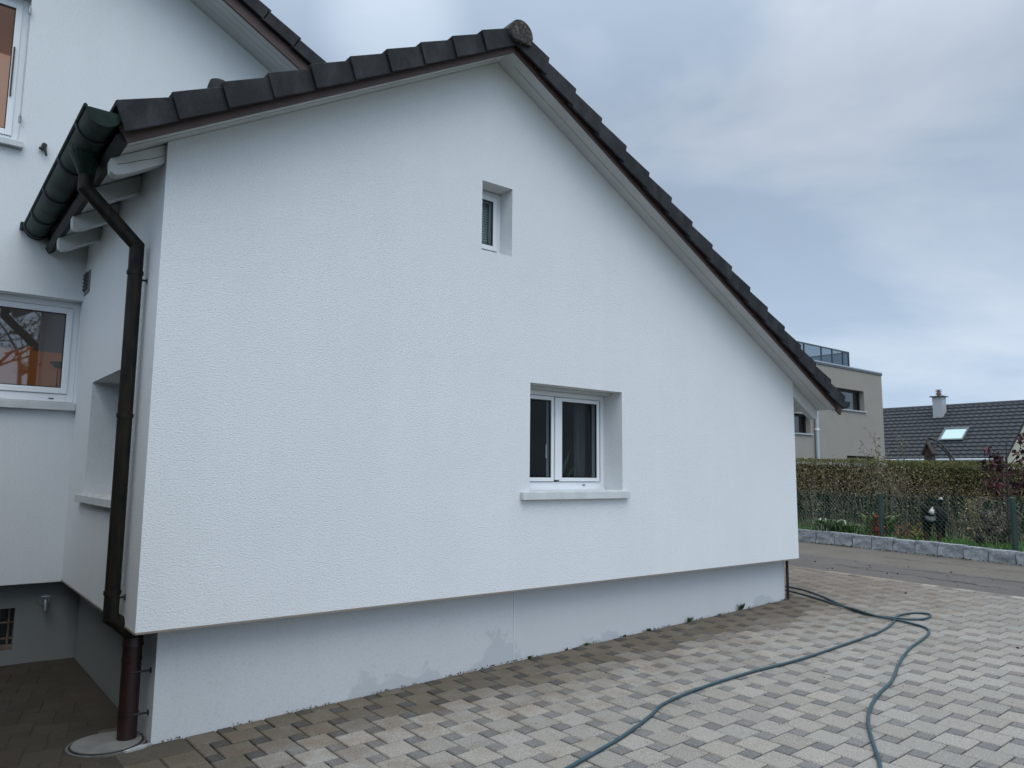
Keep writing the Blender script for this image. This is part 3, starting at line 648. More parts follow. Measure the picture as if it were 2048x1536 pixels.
# check crack line on first rafter
mb = MB(); cpts = [(-.262, 3.405), (-.20, 3.43), (-.14, 3.462), (-.08, 3.488), (-.01, 3.528)]
for a, b in zip(cpts[:-1], cpts[1:]): mb.quad((a[0], .0342, a[1]-.0022), (b[0], .0342, b[1]-.0018), (b[0], .0342, b[1]+.0018), (a[0], .0342, a[1]+.0022))
part('timber_crack', mb, M_gasket, H)
# ---- gutter, left eave
def gutter(x, ya, yb_, za, zb_, r, parent, name='gutter', m=M_copper, cap=True):
    mb = MB(); n = 16
    angs = np.linspace(math.pi, 2*math.pi, n)
    def ring(y, z, rr): return [(x+rr*math.cos(a), y, z+rr*math.sin(a)) for a in angs]
    ro = ring(ya, za, r), ring(yb_, zb_, r); ri = ring(ya, za, r-.004), ring(yb_, zb_, r-.004)
    i = len(mb.v); mb.v += ro[0]+ro[1]+ri[0]+ri[1]
    for k in range(n-1):
        mb.f.append((i+k, i+k+1, i+n+k+1, i+n+k)); mb.c.append(None); mb.f.append((i+2*n+k, i+3*n+k, i+3*n+k+1, i+2*n+k+1)); mb.c.append(None)
    mb.tube([(x-r-.004, ya-.002, za+.004), (x-r-.004, yb_+.002, zb_+.004)], .011, 8)
    if cap:
        for y, z in ((ya, za), (yb_, zb_)): mb.prism([(x+r*math.cos(a), z+r*math.sin(a)) for a in angs], 'y', y-.004, y+.004)
    return part(name, mb, m, parent, sm=True)
GX, GR = -.395, .092
zga, zgb = 3.578, 3.634
G = gutter(GX, -.27, 2.63, zga, zgb, GR, H)
gzz = lambda y: lerp(zga, zgb, (y+.27)/2.9)
for y in (.01, .67, 1.38, 2.05, 2.52):
    mb = MB(); mb.tube([(GX+(GR+.006)*math.cos(a), y, gzz(y)+(GR+.006)*math.sin(a)) for a in np.linspace(math.pi*.98, 2*math.pi, 14)], .009, 6)
    part('gutter_bracket', mb, M_black, G, sm=True)
mb = MB(); mb.box(GX-GR-.03, GX-GR+.03, 2.56, 2.625, 3.60, 3.66); part('gutter_end_box', mb, M_copper, G)
# ---- downpipe
PY = .30; PXv = -.072
mb = MB()
n = 18; rings = []
for (z, cx, rx_, ry_) in ((gzz(PY)-.03, GX, .092, .17), (gzz(PY)-.075, GX, .082, .135), (3.43, GX+.01, .055, .075), (3.385, GX+.015, .046, .046)):
    rings.append([(cx+rx_*math.cos(2*math.pi*q/n), PY+ry_*math.sin(2*math.pi*q/n), z) for q in range(n)])
for a, b in zip(rings[:-1], rings[1:]):
    for q in range(n): j = (q+1) % n; mb.quad(a[q], a[j], b[j], b[q])
DPipe = None
mb2 = MB(); mb2.tube([(GX+.015, PY, 3.40), (GX+.015, PY, 3.305), (PXv, PY, 3.005), (PXv, PY, .725), (PXv+.035, PY, .700), (.06, PY, .612), (.06, PY, .545)], .0435, 18)
DPipe = part('downpipe', mb2, M_pipe, H); smooth(DPipe.data, 22)
part('outlet_funnel', mb, M_copper, DPipe, sm=True)
for z in (2.83, 1.93, .87):
    mb = MB(); mb.tube([(PXv, PY, z-.012), (PXv, PY, z+.012)], .0485, 18); part('pipe_collar', mb, M_pipe, DPipe)
for z in (2.79, .838):
    mb = MB(); mb.tube([(PXv, PY, z), (.0, PY, z)], .007, 8); mb.tube([(-.006, PY, z), (-.001, PY, z)], .018, 10); part('pipe_clamp', mb, M_black, DPipe)
mb = MB(); mb.tube([(.06, PY, -.02), (.06, PY, .57)], .0545, 20); mb.tube([(.06, PY, .55), (.06, PY, .60)], [.061, .055], 20); mb.tube([(.06, PY, .0), (.06, PY, .012)], .066, 20)
mb.tube([(.06, PY, .46), (.06, PY, .475)], .058, 20); mb.tube([(.06, PY, .15), (.06, PY, .165)], .058, 20)
sp_ = part('standpipe', mb, M_cast, H, 'dark red cast iron lower end of the downpipe', sm=True)
for z in (.40, .155):
    mb = MB(); mb.tube([(.06, PY-.02, z), (.06, PY-.05, z), (.165, PY-.05, z)], .006, 8); mb.tube([(.156, PY-.05, z), (.1605, PY-.05, z)], .018, 10); part('pipe_clamp', mb, M_black, sp_)
# right eave gutter and the thin pipe at the far plinth corner
gutter(7.64, -.27, 8.0, 2.50, 2.54, .085, H)
mb = MB(); mb.tube([(6.905, .135, .18), (6.905, .135, ZB-.005)], .016, 10); part('corner_pipe', mb, M_cast, H, 'thin dark pipe at the far corner of the plinth', sm=True)

# ---- main house roof
mdir = Vector((math.cos(math.atan(.539)), 0, -math.sin(math.atan(.539)))); mn = Vector((math.sin(math.atan(.539)), 0, math.cos(math.atan(.539))))
MA = Vector((-3, 0, ztop_main(-3)))
def PM(s, h, y, mirror=False):
    q = MA+mdir*s+mn*h
    if mirror: q.x = -6-q.x
    return (q.x, y, q.z)
def slabm(mb, s0, s1, h0, h1, y0, y1, mirror=False):
    v = [PM(s0, h0, y0, mirror), PM(s1, h0, y0, mirror), PM(s1, h1, y0, mirror), PM(s0, h1, y0, mirror), PM(s0, h0, y1, mirror), PM(s1, h0, y1, mirror), PM(s1, h1, y1, mirror), PM(s0, h1, y1, mirror)]
    i = len(mb.v); mb.v += v
    for f in ((0, 1, 2, 3), (7, 6, 5, 4), (0, 4, 5, 1), (1, 5, 6, 2), (2, 6, 7, 3), (3, 7, 4, 0)): mb.f.append(tuple(i+k for k in f)); mb.c.append(None)
Lm = 8.6; YM = 2.22
mb = MB(); slabm(mb, 0, Lm, .06, .20, YM+.05, 12.4); slabm(mb, 0, Lm, .06, .20, YM+.05, 12.4, True)
mroof = part('main_roof', mb, M_tile, H)
mb = MB()
for mir in (False, True):
    for (ya, yb_) in ((YM+.026, YM+.118), (YM+.122, YM+.208), (YM+.212, YM+.298), (YM+.302, 2.70)): slabm(mb, 0, Lm-.1, .002, .05, ya, yb_, mir)
    slabm(mb, 0, Lm-.1, .012, .052, YM+.03, 2.7, mir)
part('soffit', mb, M_soffit, mroof)
mb = MB(); slabm(mb, 0, Lm, -.012, .105, YM, YM+.025); slabm(mb, 0, Lm, -.012, .105, YM, YM+.025, True); part('bargeboard', mb, M_barge, mroof)
s = 3.0
while s < 6.9:
    mb = MB(); i = 0
    q = [PM(s+.385, .10, YM-.05), PM(s+.385, .245, YM-.05), PM(s, .22, YM-.05), PM(s, .09, YM-.05)]; q2 = [(a, YM+.30, c) for a, b, c in q]; mb.v += q+q2
    for f in ((0, 1, 2, 3), (7, 6, 5, 4), (0, 4, 5, 1), (1, 5, 6, 2), (2, 6, 7, 3), (3, 7, 4, 0)): mb.f.append(f); mb.c.append(None)
    part('verge_tile', mb, M_tile, mroof, bevel=.007); s += .36
ZZ_BUILD_HOUSE_END = True

# ------------------------------------------------------------------ manhole
mh = thing('manhole_cover', 'round grey concrete shaft cover around the foot of the red pipe', 'manhole cover', (-.045, .30, .0))
def disc(cx, cy, r, z0, z1, n=48): return MB().prism([(cx+r*math.cos(2*math.pi*k/n), cy+r*math.sin(2*math.pi*k/n)) for k in range(n)], 'z', z0, z1)
mb = disc(-.045, .30, .212, -.02, .006)
part('lid_rim', mb, mat('dark_rim', (.07, .07, .065), .9, (.12, .12, .11), 20), mh)
mb = disc(-.045, .30, .196, -.01, .0095); part('black_seam', mb, M_gasket, mh)
mb = disc(-.045, .30, .186, -.005, .015); part('lid', mb, M_concrete, mh, bevel=.002)
mb = MB().prism([(.02, .085), (.11, .10), (.165, .14), (.15, .148), (.10, .15), (.0, .10)], 'z', -.01, .009); part('mortar_patch', mb, mat('pale_mortar', (.34, .35, .35), .9, (.26, .27, .27), 20), mh)

# ------------------------------------------------------------------ hose
def spline(pts, n=8):
    P_ = [Vector(p) for p in pts]; P_ = [P_[0]*2-P_[1]]+P_+[P_[-1]*2-P_[-2]]; out = []
    for i in range(1, len(P_)-2):
        for k in range(n):
            t = k/n; a, b, c, d = P_[i-1:i+3]
            out.append(.5*((2*b)+(c-a)*t+(2*a-5*b+4*c-d)*t*t+(3*b-a-3*c+d)*t**3))
    out.append(P_[-2]); return out
h1 = [(.9, -2.05), (1.35, -1.82), (1.801, -1.709), (2.018, -1.663), (2.343, -1.585), (2.702, -1.465), (2.968, -1.363), (3.405, -1.313), (4.005, -1.314), (4.614, -1.365), (5.432, -1.354), (6.025, -1.331), (6.5, -1.235),
      (6.80, -1.13), (7.02, -1.14), (7.15, -1.22), (7.10, -1.33), (6.90, -1.36), (6.74, -1.27), (6.66, -1.12), (6.72, -.80), (7.0, -.42), (7.30, -.05), (7.547, .365), (7.60, .75), (7.62, 1.6), (7.60, 2.4), (7.42, 2.55), (7.34, 2.3), (7.36, 1.5), (7.37, .8), (7.342, .415),
      (7.20, .05), (7.0, -.32), (6.80, -.62), (6.63, -.96), (6.60, -1.25), (6.52, -1.50), (6.34, -1.63), (6.05, -1.705), (5.60, -1.783), (5.08, -1.93), (4.579, -2.105), (4.2, -2.19), (3.88, -2.29), (3.6, -2.413), (3.309, -2.583), (3.024, -2.758), (2.6, -2.95), (2.1, -3.1)]
zz = {13: .02, 14: .022, 33: .01}
pts = spline([(x, y, gz(x, y)+.0125) for x, y in h1], 7)
for i, p in enumerate(pts):     # lift where strands cross
    for j in range(0, i-12):
        if (pts[j]-p).to_2d().length < .045: p.z = max(p.z, gz(p.x, p.y)+.0125+.023)
for _ in range(3):
    zs = [p.z for p in pts]
    for i in range(2, len(pts)-2): pts[i].z = max(sum(zs[i-2:i+3])/5, gz(pts[i].x, pts[i].y)+.0125)
mb = MB(); mb.tube(pts, .0105, 10)
single('garden_hose', mb, mat('blue_green_hose', (.016, .048, .064), .45, (.030, .068, .082), 9, 3, spec=.5), 'long blue-green garden hose looped across the paved driveway', 'hose', (1.8, -1.7, .05), sm=True)

# ------------------------------------------------------------------ kerb stones
M_granite = mat('split_granite', (.20, .215, .235), .85, (.34, .36, .38), 22, 8, .7, 26, .02, spec=.3)
import mathutils.noise as mn_
def kerb_stone(yc, L, h, lab, top):
    mb = bmesh.new(); bmesh.ops.create_cube(mb, size=1)
    bmesh.ops.subdivide_edges(mb, edges=mb.edges[:], cuts=7, use_grid_fill=True)
    sd_ = random.random()*100; ang = math.atan(.175)
    for v in mb.verts:
        p = v.co; f = (p.x < -.49)
        e_ = 1-.5*max(0, abs(p.y)*2-.86)**1.0*.6 - .5*max(0, abs(p.z)*2-.8)*.5
        q = Vector((p.x*.16, p.y*L, p.z*h))
        nz = mn_.noise(Vector((q.x*9+sd_, q.y*9, q.z*9)))*.016+mn_.noise(Vector((q.x*28+sd_, q.y*28, q.z*28)))*.007
        q.x += nz*(1.6 if f else .5)-(1-e_)*.02*(1 if f else 0)*-1; q.z += mn_.noise(Vector((q.y*5+sd_, 1, 2)))*.010*(1 if p.z > 0 else 0)
        v.co = q
    me = bpy.data.meshes.new('kerb_stone'); mb.to_mesh(me); mb.free()
    xk = 11.85+.175*yc+.08; o = bpy.data.objects.new('kerb_stone', me); COL.objects.link(o)
    o.location = (xk, yc, top-h/2); o.rotation_euler = (0, 0, -ang+(random.random()-.5)*.03); me.materials.append(M_granite)
    smooth(me, 50); o['label'] = lab; o['category'] = 'kerb stone'; o['group'] = 'rough granite kerb stones along the garden'
tops = [(3.47, .588), (3.07, .586), (2.66, .592), (2.27, .590), (1.90, .577), (1.51, .574), (1.11, .562), (.72, .568), (.34, .56), (-.05, .545), (-.43, .536), (-.83, .53)]
labs = ['granite kerb stone half hidden by the corner of the white wall', 'granite kerb stone next to the one at the house corner', 'granite kerb stone with a raised pale top below the tufts of long leaves', 'granite kerb stone just left of the first fence post',
        'granite kerb stone directly below the first fence post', 'granite kerb stone below the red and yellow flowers', 'granite kerb stone left of the standing dog', 'granite kerb stone in front of the legs of the dog',
        'granite kerb stone right of the dog', 'granite kerb stone in front of the dark withered plant', 'granite kerb stone below the second fence post and young tree', 'granite kerb stone cut by the right edge of the photo']
yb_ = 3.66
bnd = [3.68, 3.275, 2.864, 2.462, 2.091, 1.718, 1.317, .921, .544, .142, -.236, -.614, -1.03]
for k in range(12):
    a, b = bnd[k], bnd[k+1]; kerb_stone((a+b)/2, (a-b)-.012, .225, labs[k], tops[k][1])
kerb_stone(3.89, .39, .225, 'granite kerb stone hidden behind the corner of the white wall', .59)

# ------------------------------------------------------------------ fence
def ux(y, u): return u+.175*y
fn = thing('wire_fence', 'low green chain-link fence in front of the garden hedge', 'fence', (ux(0, 12.2), 0, .5))
M_green = mat('green_wire', (.014, .034, .028), .6, (.02, .044, .036), 5)
zt = 1.31
for y in (5.9, 3.78, 1.70, -.49, -2.7):
    mb = MB(); x = ux(y, 12.2); mb.tube([(x, y, .42), (x, y, 1.31), (x, y, 1.325)], [.042, .042, .02], 12); p_ = part('post', mb, mat('green_post', (.028, .040, .038), .6) if False else M_green, fn, sm=True)
mb = MB(); ya, yb_ = -2.7, 5.9; px = .078; hh = .78; z0_ = .53
k = ya
while k < yb_:
    for sg in (1, -1):
        a0, a1 = k, k+sg*hh
        z0c, z1c = z0_, z0_+hh
        if a1 > yb_: z1c = z0_+(yb_-k); a1 = yb_
        if a1 < ya: z1c = z0_+(k-ya); a1 = ya
        mb.tube([(ux(a0, 12.19), a0, z0c), (ux(a1, 12.19), a1, z1c)], .0019, 3, cap=False)
    k += px
for z in (.53, .9, 1.31): mb.tube([(ux(ya, 12.185), ya, z), (ux(yb_, 12.185), yb_, z)], .0028, 4)
part('wire_mesh', mb, mat('worn_green_wire', (.035, .08, .062), .55), fn)

# ------------------------------------------------------------------ plants
M_leaf = mat('leaves', (1, 1, 1), .7, attr='Col', spec=.2)
M_twig = mat('twigs', (.095, .080, .062), .9, (.17, .145, .115), 20)
M_twig_d = mat('dark_bark', (.030, .022, .020), .9, (.05, .04, .035), 20)
def cf(*cols):
    def f():
        c = random.choice(cols); k = .7+random.random()*.6; return (c[0]*k, c[1]*k, c[2]*k)
    return f
BR = [(.22, .165, .09), (.25, .20, .11), (.14, .11, .055), (.30, .25, .16), (.15, .145, .055)]
GR_ = [(.08, .09, .025), (.115, .12, .035), (.14, .13, .045)]
DG = [(.03, .07, .04), (.04, .085, .05), (.02, .045, .03)]
hd = thing('hedge', 'long clipped olive and brown hedge behind the wire fence', 'hedge', (17.1, 2, .5))
def htop(y): return 1.985+.028*(y-4)
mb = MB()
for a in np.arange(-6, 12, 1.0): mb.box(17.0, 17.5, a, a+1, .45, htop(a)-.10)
part('shade_core', mb, mat('hedge_shade', (.012, .014, .008), 1), hd)  # solid near-black box stands in for the shade inside the hedge
mb = MB()
Nn = 82000
yy_ = rng.uniform(-3, 8.5, Nn); zz_ = rng.uniform(0, 1, Nn); xx_ = rng.uniform(0, 1, Nn)
for y, t, xq in zip(yy_, zz_, xx_):
    z = .5+t*(htop(y)-.5)+rng.normal()*.012; x = 16.78+.22*xq**1.5+.05*math.sin(y*2.3+z*3)+.03*math.sin(y*7)
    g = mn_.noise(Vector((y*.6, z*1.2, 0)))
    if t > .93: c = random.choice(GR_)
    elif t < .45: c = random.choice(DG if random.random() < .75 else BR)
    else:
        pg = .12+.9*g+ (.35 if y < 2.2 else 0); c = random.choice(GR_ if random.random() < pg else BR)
    k = .6+random.random()*.8
    if random.random() < .015: c = (.45, .40, .28)
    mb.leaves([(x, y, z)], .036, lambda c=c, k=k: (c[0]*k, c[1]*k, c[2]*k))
for _ in range(9000):
    y = rng.uniform(-3, 8.5); mb.leaves([(rng.uniform(16.8, 17.5), y, htop(y)+rng.normal()*.025)], .038, cf(*GR_))
part('foliage', mb, M_leaf, hd, stuff=True)

def shrub(name, x, y, z, h, n, spread, label, cat, cols, leafn=60, leaf=.035, twig=M_twig, r=.006, group=None, lean=(0, 0), leaf_from=.3, droop=0, subs=3, flat=0):
    t = thing(name, label, cat, (x, y, z), group); mb = MB(); tips = []
    for k in range(n):
        a = random.random()*6.28; s_ = spread*(.3+random.random()*.9); hh_ = h*(.65+random.random()*.4)
        p0 = Vector((x+math.cos(a)*.04, y+math.sin(a)*.04, z-.03)); p3 = Vector((x+math.cos(a)*s_+lean[0], y+math.sin(a)*s_+lean[1], z+hh_-droop*s_))
        p1 = p0.lerp(p3, .35)+Vector((rng.normal()*.03, rng.normal()*.03, .06*h)); p2 = p0.lerp(p3, .7)+Vector((rng.normal()*.03, rng.normal()*.03, .05*h))
        L = spline([p0, p1, p2, p3], 3); mb.tube(L, [r*(1-.75*i/(len(L)-1)) for i in range(len(L))], 4)
        tips += L[int(len(L)*leaf_from):]
        for q in range(subs):
            b = L[random.randint(2, len(L)-2)]; e2 = b+Vector((rng.normal()*.09, rng.normal()*.09, .08+random.random()*.16))*h
            mb.tube([b, b.lerp(e2, .5)+Vector((rng.normal()*.02, rng.normal()*.02, 0)), e2], [r*.5, r*.4, r*.2], 3); tips += [b.lerp(e2, q_) for q_ in (.3, .6, 1)]
    part('stems', mb, twig, t)
    if leafn:
        mb = MB(); P_ = [tips[random.randrange(len(tips))]+Vector(rng.normal(size=3))*leaf*.6 for _ in range(leafn)]
        mb.leaves(P_, leaf, cf(*cols), flat); part('foliage', mb, M_leaf, t)
    return t
OL = [(.12, .12, .05), (.18, .15, .08), (.22, .18, .12)]
shrub('shrub', 12.98, 3.33, .5, .95, 7, .22, 'bare grey-stemmed shrub beside the corner of the white wall', 'shrub', OL, 90)
shrub('shrub', 13.6, 2.95, .5, 1.1, 7, .30, 'thin twiggy shrub left of the first fence post above the long leaves', 'shrub', OL, 110)
shrub('shrub', 13.4, 2.45, .5, 1.25, 8, .32, 'tangled twiggy shrub between the long leaves and the first fence post', 'shrub', OL, 160)
shrub('shrub', 13.4, 2.05, .5, 1.85, 11, .42, 'tallest bare shrub, rising above the hedge with small pale leaves', 'shrub', [(.15, .15, .08), (.22, .20, .12), (.10, .11, .05)], 1100, .034, r=.009, leaf_from=.55)
shrub('shrub', 13.05, 1.32, .5, 1.2, 5, .22, 'slim twiggy shrub between the yellow flowers and the dog', 'shrub', OL, 50)
shrub('shrub', 14.2, 1.1, .5, .95, 9, .4, 'low brown shrub behind the dog', 'shrub', [(.08, .055, .04), (.1, .08, .05)], 300)
shrub('shrub', 13.3, .50, .5, .75, 12, .30, 'dry straw-coloured bush just right of the dog', 'shrub', [(.30, .24, .13), (.22, .19, .09), (.15, .15, .05)], 620, .035)
shrub('shrub', 13.5, .12, .5, .75, 10, .32, 'greyish dry bush between the dog and the young tree', 'shrub', [(.22, .19, .17), (.24, .19, .12), (.17, .14, .14)], 520, .035)
shrub('shrub', 13.9, 3.75, .5, 1.25, 8, .32, 'dense bare shrub between the house corner and the long leaves, close to the hedge', 'shrub', OL, 140)
shrub('shrub', 14.6, 2.2, .5, 1.45, 8, .4, 'bare shrub between the tallest shrub and the hedge behind', 'shrub', OL, 160)
shrub('shrub', 14.3, .25, .5, 1.35, 8, .4, 'tall bare shrub against the hedge between the dog and the young tree', 'shrub', OL, 160)
shrub('shrub', 15.2, 4.05, .5, 1.72, 5, .30, 'shrub with a few leafy shoots sticking above the hedge near the grey building', 'shrub', OL, 90, .035, leaf_from=.6)
shrub('hydrangea', 12.95, .22, .5, .72, 5, .12, 'withered hydrangea stems holding two faded pink flower heads', 'hydrangea', [(.06, .04, .03)], 30)
hy = bpy.data.objects[[o.name for o in bpy.data.objects if o.name.startswith('hydrangea')][0]]
for (dx, dy, dz) in ((0, .05, .70), (0, -.02, .76)):
    mb = MB(); c0 = Vector((12.95+dx, .22+dy, .5+dz))
    pp = []
    for _ in range(90): v_ = Vector(rng.normal(size=3)).normalized()*.06; v_.z *= .65; pp.append(c0+v_)
    mb.leaves(pp, .03, cf((.26, .17, .15), (.22, .18, .12), (.30, .2, .18))); part('flower_head', mb, M_leaf, hy)
shrub('withered_plant', 12.75, -.02, .5, .62, 9, .25, 'withered plant with big dark drooping leaves left of the second fence post', 'plant', [(.018, .016, .013), (.03, .025, .018), (.045, .04, .03)], 130, .075, M_twig_d, droop=.5, leaf_from=.3)
shrub('withered_plant', 12.62, .16, .5, .28, 6, .12, 'small clump of black withered leaves just behind the kerb right of the dog', 'plant', [(.014, .015, .010), (.025, .022, .015)], 70, .07, M_twig_d, leaf_from=.2)
shrub('garden_bush', 13.3, -1.0, .5, .75, 12, .35, 'green bush with a dark red bloom right of the second fence post', 'bush', [(.03, .075, .02), (.05, .11, .03), (.02, .05, .02)], 500, .05)
# young tree with dark red leaves
tr = thing('young_tree', 'young tree with sparse dark red leaves at the right edge', 'tree', (12.9, -.16, .5))
mb = MB(); B = Vector((12.9, -.16, .45))
top = Vector((12.9, -.20, 2.20)); tips = []
mb.tube([B, B.lerp(top, .4)+Vector((.02, .02, 0)), B.lerp(top, .75), top], [.022, .018, .013, .007], 8)
for (s_, ex, ey, ez) in ((.45, .0, .27, 1.85), (.45, .0, .25, 1.60), (.6, .0, -.38, 2.15), (.7, .0, .10, 2.05), (.5, .05, -.3, 1.6), (.6, 0, .20, 2.10), (.75, .0, -.28, 2.32), (.55, .0, .17, 1.95)):
    a = B.lerp(top, s_); b = Vector((12.9+ex, -.16+ey, ez)); L = spline([a, a.lerp(b, .5)+Vector((rng.normal()*.03, rng.normal()*.03, -.02)), b], 4); mb.tube(L, [.009*(1-.7*i/(len(L)-1)) for i in range(len(L))], 5); tips += L[3:]
    for q in range(3):
        c_ = L[random.randint(3, len(L)-1)]; e2 = c_+Vector((rng.normal()*.08, rng.normal()*.1, rng.normal()*.08)); mb.tube([c_, e2], [.004, .002], 4); tips += [e2, c_.lerp(e2, .5)]
part('trunk', mb, M_twig_d, tr)
mb = MB(); mb.leaves([tips[random.randrange(len(tips))]+Vector((rng.normal()*.02, rng.normal()*.03, -.03+rng.normal()*.03)) for _ in range(430)], .095, cf((.075, .028, .032), (.045, .02, .022), (.11, .055, .055), (.03, .02, .018)), -.4, .45)
part('crown', mb, M_leaf, tr)
# leafy clumps at the border
def clump(name, x, y, n, L, spread, cols, label, cat, up=.9, w=.12):
    mb = MB()
    for _ in range(n):
        a = random.random()*6.28; l = L*(.5+random.random()*.7); sp = spread*(.3+random.random()); c = cf(*cols)()
        b = Vector((x+rng.normal()*spread*.35, y+rng.normal()*spread*.6, .5)); d = Vector((math.cos(a)*sp, math.sin(a)*sp, l*up)); m1 = b+d*.6+Vector((0, 0, l*.12)); tip = b+d+Vector((math.cos(a)*sp*.5, math.sin(a)*sp*.5, -l*.12)); s_ = Vector((-math.sin(a), math.cos(a), 0))*l*w
        mb.quad(b-s_*.3, b+s_*.3, m1+s_, m1-s_, c=c); mb.quad(m1-s_, m1+s_, tip, c=c)
    return single(name, mb, M_leaf, label, cat, (x, y, .5))
clump('leafy_plant', 12.66, 2.75, 260, .46, .22, [(.10, .17, .07), (.17, .24, .12), (.06, .11, .04), (.34, .40, .30)], 'clump of long pale green leaves behind the kerb, left of the first fence post', 'plant', .7, .028)
clump('leafy_plant', 12.62, 2.35, 180, .36, .18, [(.08, .16, .05), (.13, .20, .08)], 'smaller green leaf clump right of the clump of long pale leaves', 'plant', .7, .035)
clump('leafy_plant', 13.1, 2.05, 110, .5, .2, [(.10, .15, .05), (.15, .19, .08)], 'upright green plant behind the first fence post', 'plant', .9, .07)
def flowers(x, y, n, cols, label, s_=.035, sp=.09, hh=.15):
    t = thing('flower_clump', label, 'flowers', (x, y, .5)); mb = MB(); pp = [(x+rng.normal()*sp*.5, y+rng.normal()*sp, .52+abs(rng.normal())*hh*.6) for _ in range(n)]
    mb.leaves(pp, s_, cf(*cols)); part('blossoms', mb, M_leaf, t)
    mb = MB(); mb.leaves([(a+.02, b, c-.05) for a, b, c in pp[:n//2]], .05, cf((.03, .05, .02), (.04, .03, .02))); part('leaves', mb, M_leaf, t)
flowers(12.75, 1.90, 150, [(.50, .04, .05), (.36, .03, .04)], 'bright red flowers beside the first fence post', sp=.07, hh=.3)
flowers(12.8, 1.38, 260, [(.34, .08, .06), (.22, .09, .06), (.40, .13, .09)], 'rust red low flowers right of the first fence post', sp=.15, hh=.24)
flowers(12.75, 1.15, 170, [(.50, .50, .05), (.36, .42, .05), (.18, .26, .05)], 'yellow-green flower clump between the rust red flowers and the dog', sp=.08, hh=.24)
flowers(13.2, .42, 160, [(.50, .38, .22), (.36, .28, .16)], 'pale dried blossoms low in the bush right of the dog', sp=.16, hh=.3)
flowers(13.2, -1.15, 20, [(.12, .01, .03)], 'dark red bloom on the green bush at the right edge', sp=.05, hh=.5)
# grass
mb = MB()
for _ in range(15000):
    y = rng.uniform(-2.6, 5.4); u = 12.03+abs(rng.normal())*.7+rng.uniform(0, .4); x = u+.175*y
    l = .05+random.random()*.06; a = random.random()*6.28; b = Vector((x, y, .49)); tip = b+Vector((math.cos(a)*l*.5, math.sin(a)*l*.5, l)); s_ = Vector((-math.sin(a), math.cos(a), 0))*.007
    mb.quad(b-s_, b+s_, tip, c=cf((.075, .17, .035), (.10, .21, .05), (.05, .12, .03))())
struct('grass', mb, M_leaf, 'stuff')
# undergrowth of dry stalks in the middle of the garden
mb = MB()
for _ in range(1500):
    y = rng.uniform(-2.6, 6); x = rng.uniform(13.6, 16.4); l = .12+random.random()*.25; a = random.random()*6.28; b = Vector((x, y, .49)); tip = b+Vector((math.cos(a)*l*.25, math.sin(a)*l*.25, l)); s_ = Vector((-math.sin(a), math.cos(a), 0))*.012
    mb.quad(b-s_, b+s_, tip, c=cf((.06, .05, .03), (.04, .055, .025), (.08, .065, .05))())
struct('dry_undergrowth', mb, M_leaf, 'stuff')
# leaf litter along the kerb
mb = MB()
for _ in range(420):
    y = rng.uniform(-1.2, 4.4); x = 11.85+.175*y-abs(rng.normal())*.06-.01; mb.leaves([(x, y, gz(x, y)+.008)], .03, cf((.06, .045, .025), (.12, .10, .06), (.03, .03, .02), (.20, .17, .1)), .9)
struct('fallen_leaves', mb, M_leaf, 'stuff')
mb = MB()
for _ in range(46):
    y = rng.uniform(-2.2, 3); x = edge_near(y)+.1+random.random()*1.2; mb.leaves([(x, y, gz(x, y)+.006)], .03, cf((.03, .025, .02), (.05, .04, .03)), .9)
for (x, y) in ((7.5, -2.6), (6.3, -2.35), (8.2, -.6)): mb.leaves([(x, y, gz(x, y)+.008)]*2, .045, cf((.03, .025, .02)), .9)
struct('scattered_leaves', mb, M_leaf, 'stuff')
# crumbs of soil, mortar and moss in the joint at the foot of the plinth and across the paving
mb = MB()
for _ in range(520):
    x = rng.uniform(.2, 6.9); y = .150-abs(rng.normal())*.012
    if mn_.noise(Vector((x*3.1, 0, 0))) < -.05: continue
    mb.leaves([(x, y, gz(x, y)+.004+abs(rng.normal())*.004)], .012, cf((.05, .05, .04), (.03, .035, .02), (.16, .15, .13), (.09, .08, .06)), .5, .9)
for _ in range(260):
    x = rng.uniform(.4, 8.5); y = rng.uniform(-3.2, .1); mb.leaves([(x, y, gz(x, y)+.003)], .010, cf((.05, .04, .03), (.10, .09, .07), (.03, .03, .025)), .9, .9)
struct('soil_crumbs', mb, M_leaf, 'stuff')
mb = MB()
for (xa, ya, xb2, yb2) in ((9.5, -.9, 9.9, 1.2), (9.35, -1.3, 9.6, -.2), (10.0, -1.6, 10.2, .3), (10.9, -1.4, 11.3, 1.1), (9.45, -1.5, 10.3, -1.35)):
    P_ = [(xa+(xb2-xa)*t+rng.normal()*.03, ya+(yb2-ya)*t+rng.normal()*.02) for t in np.linspace(0, 1, 22)]
    for a, b in zip(P_[:-1], P_[1:]):
        w_ = .003+random.random()*.009; mb.quad((a[0]-w_, a[1], gz(*a)+.001), (a[0]+w_, a[1], gz(*a)+.001), (b[0]+w_, b[1], gz(*b)+.001), (b[0]-w_, b[1], gz(*b)+.001))
struct('road_cracks', mb, mat('crack_tar', (.022, .021, .020), .9))
